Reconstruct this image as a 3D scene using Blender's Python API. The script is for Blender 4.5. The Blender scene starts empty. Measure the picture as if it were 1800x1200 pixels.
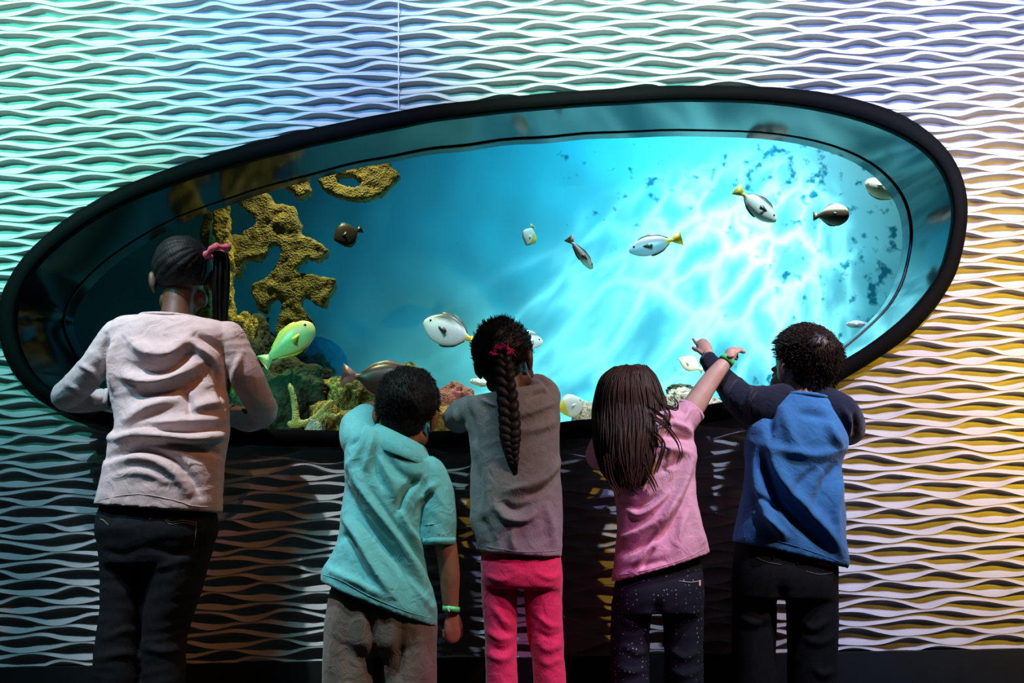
import bpy, bmesh, math, random
import numpy as np
from mathutils import Vector, Matrix, noise
from mathutils.bvhtree import BVHTree

random.seed(7); np.random.seed(7)
SC = bpy.context.scene
COL = SC.collection

# ------------------------------------------------------------------ camera
FPX = 1900.0
CAM = np.array([0.0, -3.5, 0.62])
PITCH, ROLL = math.radians(9.54), math.radians(1.05)
_f = np.array([0, math.cos(PITCH), math.sin(PITCH)])
_u = np.array([0, -math.sin(PITCH), math.cos(PITCH)])
_r = np.array([1.0, 0, 0])
UPV = _u*math.cos(ROLL) + _r*math.sin(ROLL)
RGT = _r*math.cos(ROLL) - _u*math.sin(ROLL)
cam = bpy.data.cameras.new('camera')
cam.sensor_fit = 'HORIZONTAL'; cam.sensor_width = 36.0; cam.lens = 36.0*FPX/1800.0
cam.clip_start = 0.05
camo = bpy.data.objects.new('camera', cam); COL.objects.link(camo)
m = Matrix.Identity(4)
for i in range(3):
    m[i][0] = RGT[i]; m[i][1] = UPV[i]; m[i][2] = -_f[i]; m[i][3] = CAM[i]
camo.matrix_world = m
SC.camera = camo

def at(px, py, Y):
    """world point on the vertical plane y = Y seen at photo pixel (px, py)"""
    d = _f*FPX + RGT*(px-900) + UPV*(600-py)
    return CAM + d*((Y-CAM[1])/d[1])
def proj(P):
    rel = np.asarray(P) - CAM
    w = rel @ _f
    return 900 + FPX*(rel @ RGT)/w, 600 - FPX*(rel @ UPV)/w
def mpp(px, py, Y):
    return float((at(px, py, Y)-CAM) @ _f)/FPX

# ------------------------------------------------------------------ world, exposure, lamps
w = bpy.data.worlds.new('world'); SC.world = w; w.use_nodes = True
w.node_tree.nodes['Background'].inputs[0].default_value = (0.55, 0.8, 0.75, 1)
w.node_tree.nodes['Background'].inputs[1].default_value = 0.010
SC.view_settings.view_transform = 'Standard'
SC.view_settings.look = 'None'
SC.view_settings.gamma = 1.0
SC.view_settings.use_curve_mapping = False
SC.view_settings.exposure = 0.0

def spot(name, loc, target, color, power, deg, blend=0.6, radius=0.03):
    L = bpy.data.lights.new(name, 'SPOT')
    L.color = color; L.energy = power; L.spot_size = math.radians(deg); L.spot_blend = blend
    L.shadow_soft_size = radius
    o = bpy.data.objects.new(name, L); COL.objects.link(o)
    o.location = loc
    o.rotation_euler = (Vector(target)-Vector(loc)).to_track_quat('-Z', 'Y').to_euler()
    return o
# coloured ceiling spots of the gallery, behind and above the camera
# washes almost level with the wall top, tinting the faces of the waves
spot('spot_lamp_teal', (-2.3, -2.4, 2.75), (-1.75, 0, 2.05), (0.08, 0.85, 0.64), 760, 46, 1.0)
spot('spot_lamp_blue', (-0.75, -2.4, 2.85), (-0.72, 0, 2.45), (0.12, 0.40, 1.0), 600, 36, 1.0)
spot('spot_lamp_mint', (0.40, -2.4, 2.85), (0.35, 0, 2.45), (0.16, 0.90, 0.76), 620, 36, 1.0)
spot('spot_lamp_azure', (1.45, -2.4, 2.80), (1.45, 0, 2.20), (0.20, 0.36, 1.0), 560, 34, 1.0)
spot('spot_lamp_amber', (3.1, -2.3, 1.75), (2.25, 0, 1.20), (1.0, 0.58, 0.02), 860, 52, 1.0)
# steep whites close to the wall, catching the upper side of each crest
spot('spot_lamp_white_left', (-1.9, -1.5, 3.25), (-1.75, 0, 2.30), (1.0, 0.94, 0.90), 300, 50, 1.0)
spot('spot_lamp_white_inner', (-0.75, -1.55, 3.2), (-0.75, 0, 2.50), (0.80, 0.90, 1.0), 240, 50, 1.0)
spot('spot_lamp_white_centre', (0.40, -1.55, 3.2), (0.35, 0, 2.50), (1.0, 0.96, 0.92), 470, 52, 1.0)
spot('spot_lamp_white_outer', (1.30, -1.55, 3.2), (1.30, 0, 2.40), (1.0, 0.96, 0.96), 460, 50, 1.0)
spot('spot_lamp_lavender', (2.2, -1.7, 3.05), (1.85, 0, 1.35), (0.74, 0.70, 1.0), 640, 52, 1.0)
spot('spot_lamp_ice', (-2.1, -1.7, 3.2), (-1.7, -0.05, 0.9), (0.34, 0.78, 1.0), 210, 46, 0.9)
# beams on the children; the shoulder ones are added to brighten the shirts
spot('added_beam_left', (-1.55, -1.45, 3.35), (-1.0, -0.36, 1.0), (0.90, 0.94, 1.0), 340, 25, 0.9)
spot('added_beam_right', (1.55, -1.45, 3.35), (0.85, -0.36, 0.95), (0.62, 0.72, 1.0), 280, 28, 0.8)
spot('added_beam_middle', (-0.75, -1.45, 3.4), (-0.38, -0.36, 0.85), (0.55, 0.96, 1.0), 260, 17, 0.8)
spot('spot_lamp_violet', (2.1, -2.0, 3.2), (0.85, -0.25, 0.9), (0.48, 0.45, 1.0), 180, 44, 0.9)
spot('spot_lamp_magenta', (1.25, -2.3, 2.5), (0.10, -0.34, 0.22), (1.0, 0.30, 0.75), 170, 15, 0.8)
spot('added_beam_gold', (2.3, -1.9, 2.9), (0.45, -0.36, 0.85), (1.0, 0.55, 0.05), 210, 30, 0.8)  # added to put warm light on the children
spot('spot_lamp_rose', (0.5, -1.7, 3.3), (-0.95, -0.36, 0.85), (1.0, 0.36, 0.12), 85, 20, 0.9)
# tank lamps above the water
spot('tank_lamp_cyan', (1.15, 1.0, 3.5), (0.65, 2.0, 1.7), (0.03, 0.70, 1.0), 230, 92, 1.0, 0.12)
spot('tank_lamp_white', (1.75, 1.0, 3.4), (1.35, 2.1, 1.75), (0.80, 0.94, 1.0), 95, 82, 1.0, 0.12)
spot('tank_lamp_deep', (-0.4, 1.0, 3.5), (-0.3, 2.0, 2.0), (0.0, 0.40, 0.75), 26, 90, 1.0, 0.12)
spot('tank_lamp_reef', (-0.75, 0.60, 2.95), (-0.68, 0.66, 1.0), (1.0, 0.70, 0.34), 230, 64, 0.7, 0.05)
spot('added_fish_light', (1.45, 0.50, 2.9), (1.35, 0.80, 1.6), (1.0, 0.88, 0.80), 190, 60, 0.9, 0.05)  # added to brighten the near sides of the fish
spot('tank_lamp_fish', (0.55, 0.55, 3.2), (0.50, 0.62, 1.0), (1.0, 0.86, 0.76), 260, 58, 0.8, 0.05)
# rippling-surface light: a lamp with a caustic gobo
ca = spot('tank_lamp_ripple', (2.2, 0.9, 3.35), (0.85, 2.05, 1.42), (1.0, 0.97, 0.90), 900, 46, 1.0, 0.01)
L = ca.data; L.use_nodes = True
nt = L.node_tree; N = nt.nodes; K = nt.links
em = [n for n in N if n.type == 'EMISSION'][0]
tc = N.new('ShaderNodeTexCoord'); sep = N.new('ShaderNodeSeparateXYZ'); K.new(tc.outputs['Normal'], sep.inputs[0])
dx = N.new('ShaderNodeMath'); dx.operation = 'DIVIDE'; K.new(sep.outputs[0], dx.inputs[0]); K.new(sep.outputs[2], dx.inputs[1])
dy = N.new('ShaderNodeMath'); dy.operation = 'DIVIDE'; K.new(sep.outputs[1], dy.inputs[0]); K.new(sep.outputs[2], dy.inputs[1])
cmb = N.new('ShaderNodeCombineXYZ'); K.new(dx.outputs[0], cmb.inputs[0]); K.new(dy.outputs[0], cmb.inputs[1])
mp = N.new('ShaderNodeMapping'); mp.inputs['Scale'].default_value = (17, 14, 1); mp.inputs['Rotation'].default_value = (0, 0, 0.5)
K.new(cmb.outputs[0], mp.inputs[0])
nz = N.new('ShaderNodeTexNoise'); nz.inputs['Scale'].default_value = 1.3; nz.inputs['Detail'].default_value = 2
K.new(mp.outputs[0], nz.inputs['Vector'])
mixv = N.new('ShaderNodeMix'); mixv.data_type = 'VECTOR'; mixv.inputs[0].default_value = 0.45
K.new(mp.outputs[0], mixv.inputs[4]); K.new(nz.outputs['Color'], mixv.inputs[5])
vo = N.new('ShaderNodeTexVoronoi'); vo.feature = 'DISTANCE_TO_EDGE'; vo.inputs['Scale'].default_value = 1.5
K.new(mixv.outputs[1], vo.inputs['Vector'])
iv = N.new('ShaderNodeMath'); iv.operation = 'MULTIPLY_ADD'; iv.use_clamp = True; iv.inputs[1].default_value = -2.0; iv.inputs[2].default_value = 1.0; K.new(vo.outputs['Distance'], iv.inputs[0])
pw = N.new('ShaderNodeMath'); pw.operation = 'POWER'; pw.inputs[1].default_value = 3.0; K.new(iv.outputs[0], pw.inputs[0])
ml = N.new('ShaderNodeMath'); ml.operation = 'MULTIPLY_ADD'; ml.inputs[1].default_value = 1.5; ml.inputs[2].default_value = 0.05
K.new(pw.outputs[0], ml.inputs[0]); K.new(ml.outputs[0], em.inputs['Strength'])

# ------------------------------------------------------------------ materials
MATS = {}
def nodes_of(name, rough=0.6, spec=0.5):
    m = bpy.data.materials.new(name); m.use_nodes = True
    b = m.node_tree.nodes['Principled BSDF']
    b.inputs['Roughness'].default_value = rough
    b.inputs['Specular IOR Level'].default_value = spec
    return m, m.node_tree.nodes, m.node_tree.links, b
def mat(name, col, col2=None, scale=20, rough=0.6, bump=0.0, bscale=200, spec=0.5, detail=4, metallic=0, sheen=0, stretch=(1, 1, 1), lo=0.35, hi=0.65, bdist=0.002, creases=0):
    """noise-mottled principled material with fine bump"""
    if name in MATS: return MATS[name]
    m, N, K, b = nodes_of(name, rough, spec)
    b.inputs['Metallic'].default_value = metallic
    if sheen: b.inputs['Sheen Weight'].default_value = sheen
    tc = N.new('ShaderNodeTexCoord'); mp = N.new('ShaderNodeMapping'); mp.inputs['Scale'].default_value = stretch
    K.new(tc.outputs['Object'], mp.inputs[0])
    nz = N.new('ShaderNodeTexNoise'); nz.inputs['Scale'].default_value = scale; nz.inputs['Detail'].default_value = detail
    K.new(mp.outputs[0], nz.inputs['Vector'])
    cr = N.new('ShaderNodeValToRGB')
    c2 = col2 or tuple(c*0.8 for c in col)
    cr.color_ramp.elements[0].position = lo; cr.color_ramp.elements[0].color = (*c2, 1)
    cr.color_ramp.elements[1].position = hi; cr.color_ramp.elements[1].color = (*col, 1)
    K.new(nz.outputs['Fac'], cr.inputs[0]); K.new(cr.outputs[0], b.inputs['Base Color'])
    if bump:
        n2 = N.new('ShaderNodeTexNoise'); n2.inputs['Scale'].default_value = bscale; n2.inputs['Detail'].default_value = 3
        K.new(mp.outputs[0], n2.inputs['Vector'])
        bp = N.new('ShaderNodeBump'); bp.inputs['Strength'].default_value = bump; bp.inputs['Distance'].default_value = bdist
        K.new(n2.outputs['Fac'], bp.inputs['Height']); K.new(bp.outputs[0], b.inputs['Normal'])
        if creases:
            n3 = N.new('ShaderNodeTexNoise'); n3.inputs['Scale'].default_value = creases; n3.inputs['Detail'].default_value = 2; n3.inputs['Distortion'].default_value = 1.2
            K.new(tc.outputs['Object'], n3.inputs['Vector'])
            b2 = N.new('ShaderNodeBump'); b2.inputs['Strength'].default_value = .55; b2.inputs['Distance'].default_value = .008
            K.new(n3.outputs['Fac'], b2.inputs['Height']); K.new(bp.outputs[0], b2.inputs['Normal']); K.new(b2.outputs[0], b.inputs['Normal'])
    MATS[name] = m
    return m
def cloth(name, col, k=0.85, rough=0.85, bump=0.5, scale=35):
    return mat(name, col, tuple(c*k for c in col), scale=scale, rough=rough, bump=bump, bscale=420, spec=0.2, sheen=0.15, lo=0.3, hi=0.7, creases=24)

# ------------------------------------------------------------------ mesh helpers
def fast_mesh(name, V, Q):
    me = bpy.data.meshes.new(name)
    V = np.asarray(V, dtype=np.float32); Q = np.asarray(Q, dtype=np.int32)
    me.vertices.add(len(V)); me.vertices.foreach_set('co', V.ravel())
    k = Q.shape[1]
    me.loops.add(Q.size); me.loops.foreach_set('vertex_index', Q.ravel())
    me.polygons.add(len(Q)); me.polygons.foreach_set('loop_start', np.arange(0, Q.size, k, dtype=np.int32))
    me.polygons.foreach_set('use_smooth', np.ones(len(Q), dtype=bool))
    me.update(calc_edges=True)
    return me

class MB:
    def __init__(s): s.v = []; s.f = []
    def add(s, V, F):
        n = len(s.v); s.v += [tuple(map(float, p)) for p in V]; s.f += [tuple(i+n for i in f) for f in F]; return s
    def loft(s, rings, cap=True, closed=False):
        n = len(rings[0]); V = [p for r in rings for p in r]; F = []
        R = len(rings)
        for k in range(R if closed else R-1):
            a = k*n; b = ((k+1) % R)*n
            for i in range(n):
                j = (i+1) % n
                F.append((a+i, a+j, b+j, b+i))
        if cap and not closed:
            F.append(tuple(range(n-1, -1, -1))); F.append(tuple(range((R-1)*n, R*n)))
        return s.add(V, F)
    def tube(s, pts, radii, n=10, flat=1.0, flatdir=None, round_ends=True, sub=4, taper_tip=False):
        P = [np.array(p, float) for p in pts]
        if np.isscalar(radii): radii = [radii]*len(P)
        if sub > 1 and len(P) > 2: P, radii = catmull(P, radii, sub)
        R = len(P)
        T = []
        for i in range(R):
            t = P[min(i+1, R-1)] - P[max(i-1, 0)]
            T.append(t/(np.linalg.norm(t)+1e-9))
        up = np.array(flatdir, float) if flatdir is not None else (np.array([0, 0, 1.0]) if abs(T[0][2]) < 0.9 else np.array([0, 1.0, 0]))
        rings = []
        a = up - T[0]*(up @ T[0]); a /= np.linalg.norm(a)+1e-9
        ang = np.linspace(0, 2*math.pi, n, endpoint=False)
        C, S = np.cos(ang)[:, None], np.sin(ang)[:, None]
        def ring(c, t, a, r):
            b = np.cross(t, a)
            return c + (C*a*flat + S*b)*r
        for i in range(R):
            a = a - T[i]*(a @ T[i]); a /= np.linalg.norm(a)+1e-9
            if i == 0 and round_ends:
                for q in (0.98, 0.75, 0.4):
                    rings.append(ring(P[0]-T[0]*radii[0]*q, T[0], a, radii[0]*math.sqrt(max(0.02, 1-q*q))))
            rings.append(ring(P[i], T[i], a, radii[i]))
            if i == R-1 and round_ends is True:
                for q in (0.4, 0.75, 0.98):
                    rings.append(ring(P[i]+T[i]*radii[i]*q, T[i], a, radii[i]*math.sqrt(max(0.02, 1-q*q))))
        return s.loft(rings)
    def ellip(s, c, r, M=None, n=16, k=10):
        c = np.array(c, float); V = []; F = []
        for i in range(1, k):
            th = math.pi*i/k
            for j in range(n):
                ph = 2*math.pi*j/n
                V.append((r[0]*math.sin(th)*math.cos(ph), r[1]*math.sin(th)*math.sin(ph), r[2]*math.cos(th)))
        V.append((0, 0, r[2])); V.append((0, 0, -r[2]))
        for i in range(k-2):
            for j in range(n):
                F.append((i*n+j, (i+1)*n+j, (i+1)*n+(j+1) % n, i*n+(j+1) % n))
        t = (k-1)*n
        for j in range(n):
            F.append((t, j, (j+1) % n)); F.append((t+1, (k-2)*n+(j+1) % n, (k-2)*n+j))
        V = np.array(V)
        if M is not None: V = V @ np.array(M).T
        return s.add(V + c, F)
    def box(s, c, h, M=None):
        V = np.array([(x, y, z) for x in (-1, 1) for y in (-1, 1) for z in (-1, 1)], float)*np.array(h)
        if M is not None: V = V @ np.array(M).T
        return s.add(V+np.array(c), [(0, 1, 3, 2), (4, 6, 7, 5), (0, 4, 5, 1), (2, 3, 7, 6), (0, 2, 6, 4), (1, 5, 7, 3)])
    def mesh(s, name='m', smooth=True):
        me = bpy.data.meshes.new(name); me.from_pydata(s.v, [], s.f); me.update()
        if smooth:
            me.polygons.foreach_set('use_smooth', np.ones(len(me.polygons), dtype=bool))
        return me

def catmull(P, radii, sub):
    P = [np.array(p, float) for p in P]; out = []; ro = []
    n = len(P)
    for i in range(n-1):
        p0 = P[max(i-1, 0)]; p1 = P[i]; p2 = P[i+1]; p3 = P[min(i+2, n-1)]
        for k in range(sub):
            t = k/sub
            out.append(0.5*((2*p1)+(-p0+p2)*t+(2*p0-5*p1+4*p2-p3)*t*t+(-p0+3*p1-3*p2+p3)*t**3))
            ro.append(radii[i]*(1-t)+radii[i+1]*t)
    out.append(P[-1]); ro.append(radii[-1])
    return out, ro

def evaluated(me, mods):
    ob = bpy.data.objects.new('tmp', me); COL.objects.link(ob)
    for typ, kw in mods:
        md = ob.modifiers.new(typ, typ)
        for k, v in kw.items(): setattr(md, k, v)
    dg = bpy.context.evaluated_depsgraph_get(); dg.update()
    out = bpy.data.meshes.new_from_object(ob.evaluated_get(dg))
    bpy.data.objects.remove(ob); bpy.data.meshes.remove(me)
    out.polygons.foreach_set('use_smooth', np.ones(len(out.polygons), dtype=bool))
    return out
def remesh(mb, voxel, smooth=4, fac=0.5):
    return evaluated(mb.mesh(), [('REMESH', dict(mode='VOXEL', voxel_size=voxel)), ('SMOOTH', dict(factor=fac, iterations=smooth))])
def arrays(me):
    n = len(me.vertices); V = np.empty(n*3, np.float32); me.vertices.foreach_get('co', V)
    Nn = np.empty(n*3, np.float32); me.vertex_normals.foreach_get('vector', Nn)
    return V.reshape(-1, 3).astype(float), Nn.reshape(-1, 3).astype(float)
def put(me, V):
    me.vertices.foreach_set('co', np.asarray(V, np.float32).ravel()); me.update()
def join_meshes(a, b):
    bm = bmesh.new(); bm.from_mesh(a); bm.from_mesh(b); bm.to_mesh(a); bm.free(); bpy.data.meshes.remove(b)
    a.polygons.foreach_set('use_smooth', np.ones(len(a.polygons), dtype=bool)); return a

BASE = {}
def thing(name, loc, label=None, cat=None, group=None, kind=None):
    o = bpy.data.objects.new(name, None); COL.objects.link(o); o.location = loc
    o.empty_display_size = 0.1
    BASE[o.name] = np.array(loc, float); tag(o, label, cat, group, kind); return o
def tag(o, label=None, cat=None, group=None, kind=None):
    if label: o['label'] = label
    if cat: o['category'] = cat
    if group: o['group'] = group
    if kind: o['kind'] = kind
    return o
def obj(name, me, material, parent=None, label=None):
    """link a mesh given in world coordinates as one object; under a parent it keeps its place"""
    if isinstance(me, MB): me = me.mesh(name)
    me.name = name
    o = bpy.data.objects.new(name, me); COL.objects.link(o)
    for mm in (material if isinstance(material, (list, tuple)) else [material]): me.materials.append(mm)
    if parent is not None:
        b = BASE[parent.name]
        me.transform(Matrix.Translation(-Vector(b))); o.parent = parent; BASE[o.name] = b
    else:
        n = len(me.vertices); V = np.empty(n*3, np.float32); me.vertices.foreach_get('co', V); V = V.reshape(-1, 3)
        c = np.array([(V[:, 0].min()+V[:, 0].max())/2, (V[:, 1].min()+V[:, 1].max())/2, V[:, 2].min()], float)
        me.transform(Matrix.Translation(-Vector(c))); o.location = c; BASE[o.name] = c
    if label: o['label'] = label
    return o

def inside(poly, X, Z):
    r = np.zeros(X.shape, bool); n = len(poly); j = n-1
    for i in range(n):
        xi, zi = poly[i]; xj, zj = poly[j]
        if zi != zj:
            c = ((zi > Z) != (zj > Z)) & (X < (xj-xi)*(Z-zi)/(zj-zi)+xi)
            r ^= c
        j = i
    return r

# ------------------------------------------------------------------ setting: window outline
OUT_PX = [(-4, 560), (2, 520), (13, 498), (31, 466), (57, 435), (76, 420), (113, 387), (142, 370), (195, 338), (269, 308), (348, 281), (400, 265), (500, 240), (600, 219), (701, 200), (822, 183), (911, 174), (1016, 164), (1100, 159), (1240, 154), (1330, 154), (1400, 157), (1467, 167), (1523, 180), (1570, 195), (1597, 207), (1637, 236), (1665, 263), (1684, 295), (1696, 329), (1700, 367), (1695, 420), (1680, 480), (1649, 533), (1598, 590), (1559, 618), (1513, 647), (1460, 678), (1350, 715), (1235, 741), (1100, 755), (988, 765), (850, 774), (720, 779), (600, 780), (500, 779), (400, 776), (300, 768), (200, 752), (150, 739), (114, 724), (72, 701), (43, 679), (30, 664), (12, 634), (1, 600)]
LIP_PX = [(22, 560), (28, 525), (40, 495), (60, 465), (85, 440), (125, 408), (170, 378), (230, 348), (300, 322), (400, 292), (500, 266), (600, 244), (700, 225), (822, 205), (911, 194), (989, 188), (1100, 182), (1240, 175), (1330, 176), (1382, 180), (1440, 189), (1495, 201), (1540, 215), (1580, 231), (1615, 251), (1637, 268), (1655, 290), (1667, 312), (1678, 352), (1679, 381), (1672, 420), (1661, 462), (1638, 505), (1595, 553), (1542, 596), (1485, 632), (1440, 655), (1350, 688), (1264, 706), (1150, 721), (1040, 733), (986, 738), (850, 747), (720, 752), (600, 753), (500, 752), (400, 749), (300, 741), (200, 727), (150, 714), (114, 700), (80, 681), (58, 662), (42, 638), (27, 600)]
GLS_PX = [(127, 580), (132, 547), (150, 517), (180, 484), (215, 455), (258, 427), (320, 392), (403, 362), (487, 334), (559, 317), (689, 289), (822, 271), (961, 257), (1100, 247), (1240, 243), (1311, 242), (1382, 249), (1438, 260), (1481, 275), (1523, 297), (1552, 324), (1574, 355), (1584, 387), (1587, 423), (1580, 466), (1570, 505), (1547, 545), (1522, 570), (1479, 607)]
Y_LIP, Y_GLS = -0.035, 0.40
NW = 160
def ang_resample(pts, c, n=NW):
    p = np.array(pts, float) - c
    a = np.arctan2(p[:, 1], p[:, 0]); r = np.hypot(p[:, 0], p[:, 1])
    # arc-length-ish param kept by resampling the closed polyline on warped angles
    o = np.argsort(a); a = a[o]; r = r[o]
    aa = np.concatenate([a-2*math.pi, a, a+2*math.pi]); rr = np.tile(r, 3)
    t = np.linspace(-math.pi, math.pi, n, endpoint=False)
    # warp: uniform in the parameter of a 2.6:1 ellipse so that the tips are well sampled
    t = np.arctan2(np.sin(t), 2.6*np.cos(t)); t = np.unwrap(t)
    R = np.interp(t, aa, rr)
    for _ in range(2): R = 0.25*np.roll(R, 1)+0.5*R+0.25*np.roll(R, -1)
    return np.stack([R*np.cos(t), R*np.sin(t)], 1)+c
WC = at(850, 480, 0.0); WC2 = np.array([WC[0], WC[2]])
def to_w(px, Y): return [tuple(at(x, y, Y)[[0, 2]]) for x, y in px]
out_w = ang_resample(to_w(OUT_PX, -0.02), WC2)
lip_w = ang_resample(to_w(LIP_PX, Y_LIP), WC2)
g = to_w(GLS_PX, Y_GLS)
lipb = to_w([p for p in LIP_PX if p[1] > 640 and p[0] < 1400 and p[0] > 140], Y_LIP)
g += [(x*0.97-0.02, z+0.0) for x, z in lipb]
gls_w = ang_resample(g, WC2)
def loop(poly, Y): return [(x, Y, z) for x, z in poly]
def mixp(a, b, t): return a*(1-t)+b*t
def grow(poly, d):
    c = WC2; v = poly-c; L = np.linalg.norm(v, axis=1, keepdims=True); return c+v*(1+d/L)

# ------------------------------------------------------------------ setting: wave wall
def wave_wall():
    ztop_px, p8 = None, (at(60, 23, 0)[2]-at(60, 132, 0)[2])
    pitch = p8/8.0
    z_ref = at(70, 22, 0)[2]              # a crest of row type 1 with its peak near px x=70
    x_ref = at(0, 22, 0)[0]
    lam = at(155, 22, 0)[0]-at(0, 22, 0)[0]
    peak = [0.20, 0.465, 0.08, 0.77, 0.18, 0.70, 0.15, 0.66]
    amp = [0.8, 1.15, 0.8, 0.75, 1.05, 1.05, 1.0, 1.05]
    k0 = int(math.ceil((z_ref-0.25)/pitch)) + 2; k1 = -int(math.ceil((2.75-z_ref)/pitch))
    z_base = at(1640, 1142, 0)[2]
    x = np.arange(-2.5, 2.5001, 0.0125)
    rows = []
    def crest(k):
        j = (k+1) % 8; drift = 0.045*math.sin(k*0.9)
        ph = 2*math.pi*((x-x_ref)/lam - peak[j] + drift)
        a = amp[j]*(1+0.22*np.sin(x*2*math.pi/(lam*2.13)+k*2.4))
        ph2 = ph+0.35*np.sin(x*2*math.pi/(lam*1.71)+k*1.7)
        return z_ref - k*pitch + 0.0118*a*np.cos(ph2) + 0.0016*np.cos(2*ph2+k)
    V = []; types = []
    ks = list(range(k1, k0))
    zs = [crest(k) for k in ks]
    for i in range(len(ks)-1):
        zt, zb = zs[i], zs[i+1]
        H = np.maximum(zt-zb, 0.004); D = np.clip(0.54*H*(H/pitch)**1.0, 0.001, 0.030)
        V.append(np.stack([x, np.zeros_like(x), zt], 1)); types.append(1)           # crest
        V.append(np.stack([x, D*0.55, zt-0.025*H], 1)); types.append(0)
        V.append(np.stack([x, D, zt-0.10*H], 1)); types.append(2)                   # crease
        for t in (0.2, 0.4, 0.58, 0.74, 0.88, 0.97):
            yy = D*(1-t**1.9)
            if t == 0.97: yy = yy*0.6
            V.append(np.stack([x, yy, zt-0.10*H-(0.9*H)*t], 1)); types.append(0)
    V = np.array(V); R, Cn = V.shape[0], V.shape[1]
    ii, jj = np.meshgrid(np.arange(R-1), np.arange(Cn-1), indexing='ij')
    a = ii*Cn+jj
    Q = np.stack([a, a+Cn, a+Cn+1, a+1], -1).reshape(-1, 4)
    P = V.reshape(-1, 3)
    hole = grow(out_w, -0.010)
    ins = inside([tuple(p) for p in hole], P[:, 0], P[:, 2])
    low = P[:, 2] < z_base
    keep = ~(ins[Q].all(1)) & ~(low[Q].all(1))
    P[:, 2] = np.maximum(P[:, 2], z_base)
    xs = at(701, 100, 0)[0]
    cx = P[Q].mean(1)[:, 0]
    root = thing('wall_back', (0, 0, z_base), kind='structure')
    mw = mat('wave_panel', (0.34, 0.34, 0.34), (0.32, 0.32, 0.32), scale=6, rough=0.5, spec=0.25)
    for sel in (cx < xs, cx >= xs):
        q = Q[keep & sel]; used, inv = np.unique(q, return_inverse=True)
        me = fast_mesh('wave_panel', P[used], inv.reshape(-1, 4))
        e = np.empty(len(me.edges)*2, np.int32); me.edges.foreach_get('vertices', e); e = used[e.reshape(-1, 2)]
        rw = e//Cn; ty = np.array(types)
        sh = (rw[:, 0] == rw[:, 1]) & (ty[rw[:, 0]] == 1)
        at_ = me.attributes.new('sharp_edge', 'BOOLEAN', 'EDGE'); at_.data.foreach_set('value', sh)
        obj('wave_panel', me, mw, root)
    s = MB()
    zt = at(700, -260, 0)[2]; zb2 = at(702, 197, 0)[2]
    s.box((xs-0.001, -0.001, (zt+zb2)/2), (0.0012, 0.0022, (zt-zb2)/2))  # pale strip on the panel seam, standing in for its edge catch-light
    tr = obj('seam_glint', s.mesh('seam_glint', False), mat('seam_glint_pale', (0.40, 0.43, 0.46), rough=0.4), None); tr['kind'] = 'structure'
    # backing behind the panels, with the window opening left free
    bk = MB(); big = []
    for q in out_w:
        v = q-WC2; t = min((3.0-abs(WC2[0]))/max(abs(v[0]), 1e-6), (1.6 if v[1] > 0 else 1.15)/max(abs(v[1]), 1e-6)); big.append(tuple(WC2+v*t))
    bk.loft([loop(grow(out_w, 0.0), 0.045), [(a, 0.045, max(b, 0.0)) for a, b in big]], cap=False)
    obj('wall_backing', bk, mat('backing_black', (0.012, 0.014, 0.014), rough=0.8), root)
    # dark plinth below the waves
    b = MB(); b.box((0, 0.012, z_base/2), (2.5, 0.03, z_base/2-0.0005))
    o = obj('baseboard_back', b.mesh('b', False), mat('plinth_black', (0.007, 0.010, 0.011), rough=0.6, spec=0.2), None); o['kind'] = 'structure'
    fl = MB(); fl.box((0, -2.4, -0.025), (2.9, 2.45, 0.025))
    o = obj('floor', fl.mesh('f', False), mat('dark_carpet', (0.02, 0.022, 0.024), (0.012, 0.013, 0.015), scale=180, rough=0.95, bump=0.4), None); o['kind'] = 'structure'
wave_wall()

# ------------------------------------------------------------------ setting: window
def window():
    root = thing('window_1', (WC[0], 0, WC[2]), kind='structure')
    blk = mat('frame_black', (0.0025, 0.003, 0.003), (0.002, 0.002, 0.0025), scale=4, rough=0.7, spec=0.03)
    rev = mat('reveal_gloss', (0.006, 0.010, 0.013), (0.005, 0.008, 0.010), scale=3, rough=0.10, spec=0.32)
    f = MB()
    f.loft([loop(grow(out_w, 0.004), 0.03), loop(grow(out_w, 0.003), -0.022), loop(grow(out_w, -0.004), -0.033), loop(mixp(out_w, lip_w, .5), -0.038),
            loop(grow(lip_w, 0.005), -0.036), loop(lip_w, -0.030), loop(grow(lip_w, -0.001), -0.005), loop(grow(lip_w, 0.012), -0.004)], cap=False)
    obj('frame', f, blk, root)
    r = MB(); L = []
    for t in np.linspace(0, 1, 12): L.append(loop(mixp(grow(lip_w, 0.004), gls_w, t), -0.006+(Y_GLS+0.006)*t))
    r.loft(L, cap=False)
    obj('reveal', r, rev, root)
    gk = MB(); g0 = mixp(lip_w, gls_w, 0.80); y0 = Y_GLS*0.80
    rings = []
    for k in range(6):
        a = 2*math.pi*k/6; rings.append(loop(grow(g0, 0.006*math.cos(a)), y0+0.006*math.sin(a)))
    gk.loft(rings, cap=False, closed=True)
    obj('gasket', gk, mat('gasket_black', (0.005, 0.006, 0.007), rough=0.5), root)
    m, N, K, b = nodes_of('acrylic_pane', 0.02)
    tr = N.new('ShaderNodeBsdfTransparent'); tr.inputs[0].default_value = (0.93, 0.98, 0.99, 1)
    gl = N.new('ShaderNodeBsdfGlossy'); gl.inputs['Roughness'].default_value = 0.12
    fr = N.new('ShaderNodeFresnel'); fr.inputs[0].default_value = 1.03
    mx = N.new('ShaderNodeMixShader'); K.new(fr.outputs[0], mx.inputs[0]); K.new(tr.outputs[0], mx.inputs[1]); K.new(gl.outputs[0], mx.inputs[2])
    K.new(mx.outputs[0], N['Material Output'].inputs['Surface']); N.remove(b)
    p = MB(); n = NW
    p.add(loop(gls_w, Y_GLS-0.001), [tuple(range(n))])
    obj('pane', p, m, root)
window()

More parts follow.
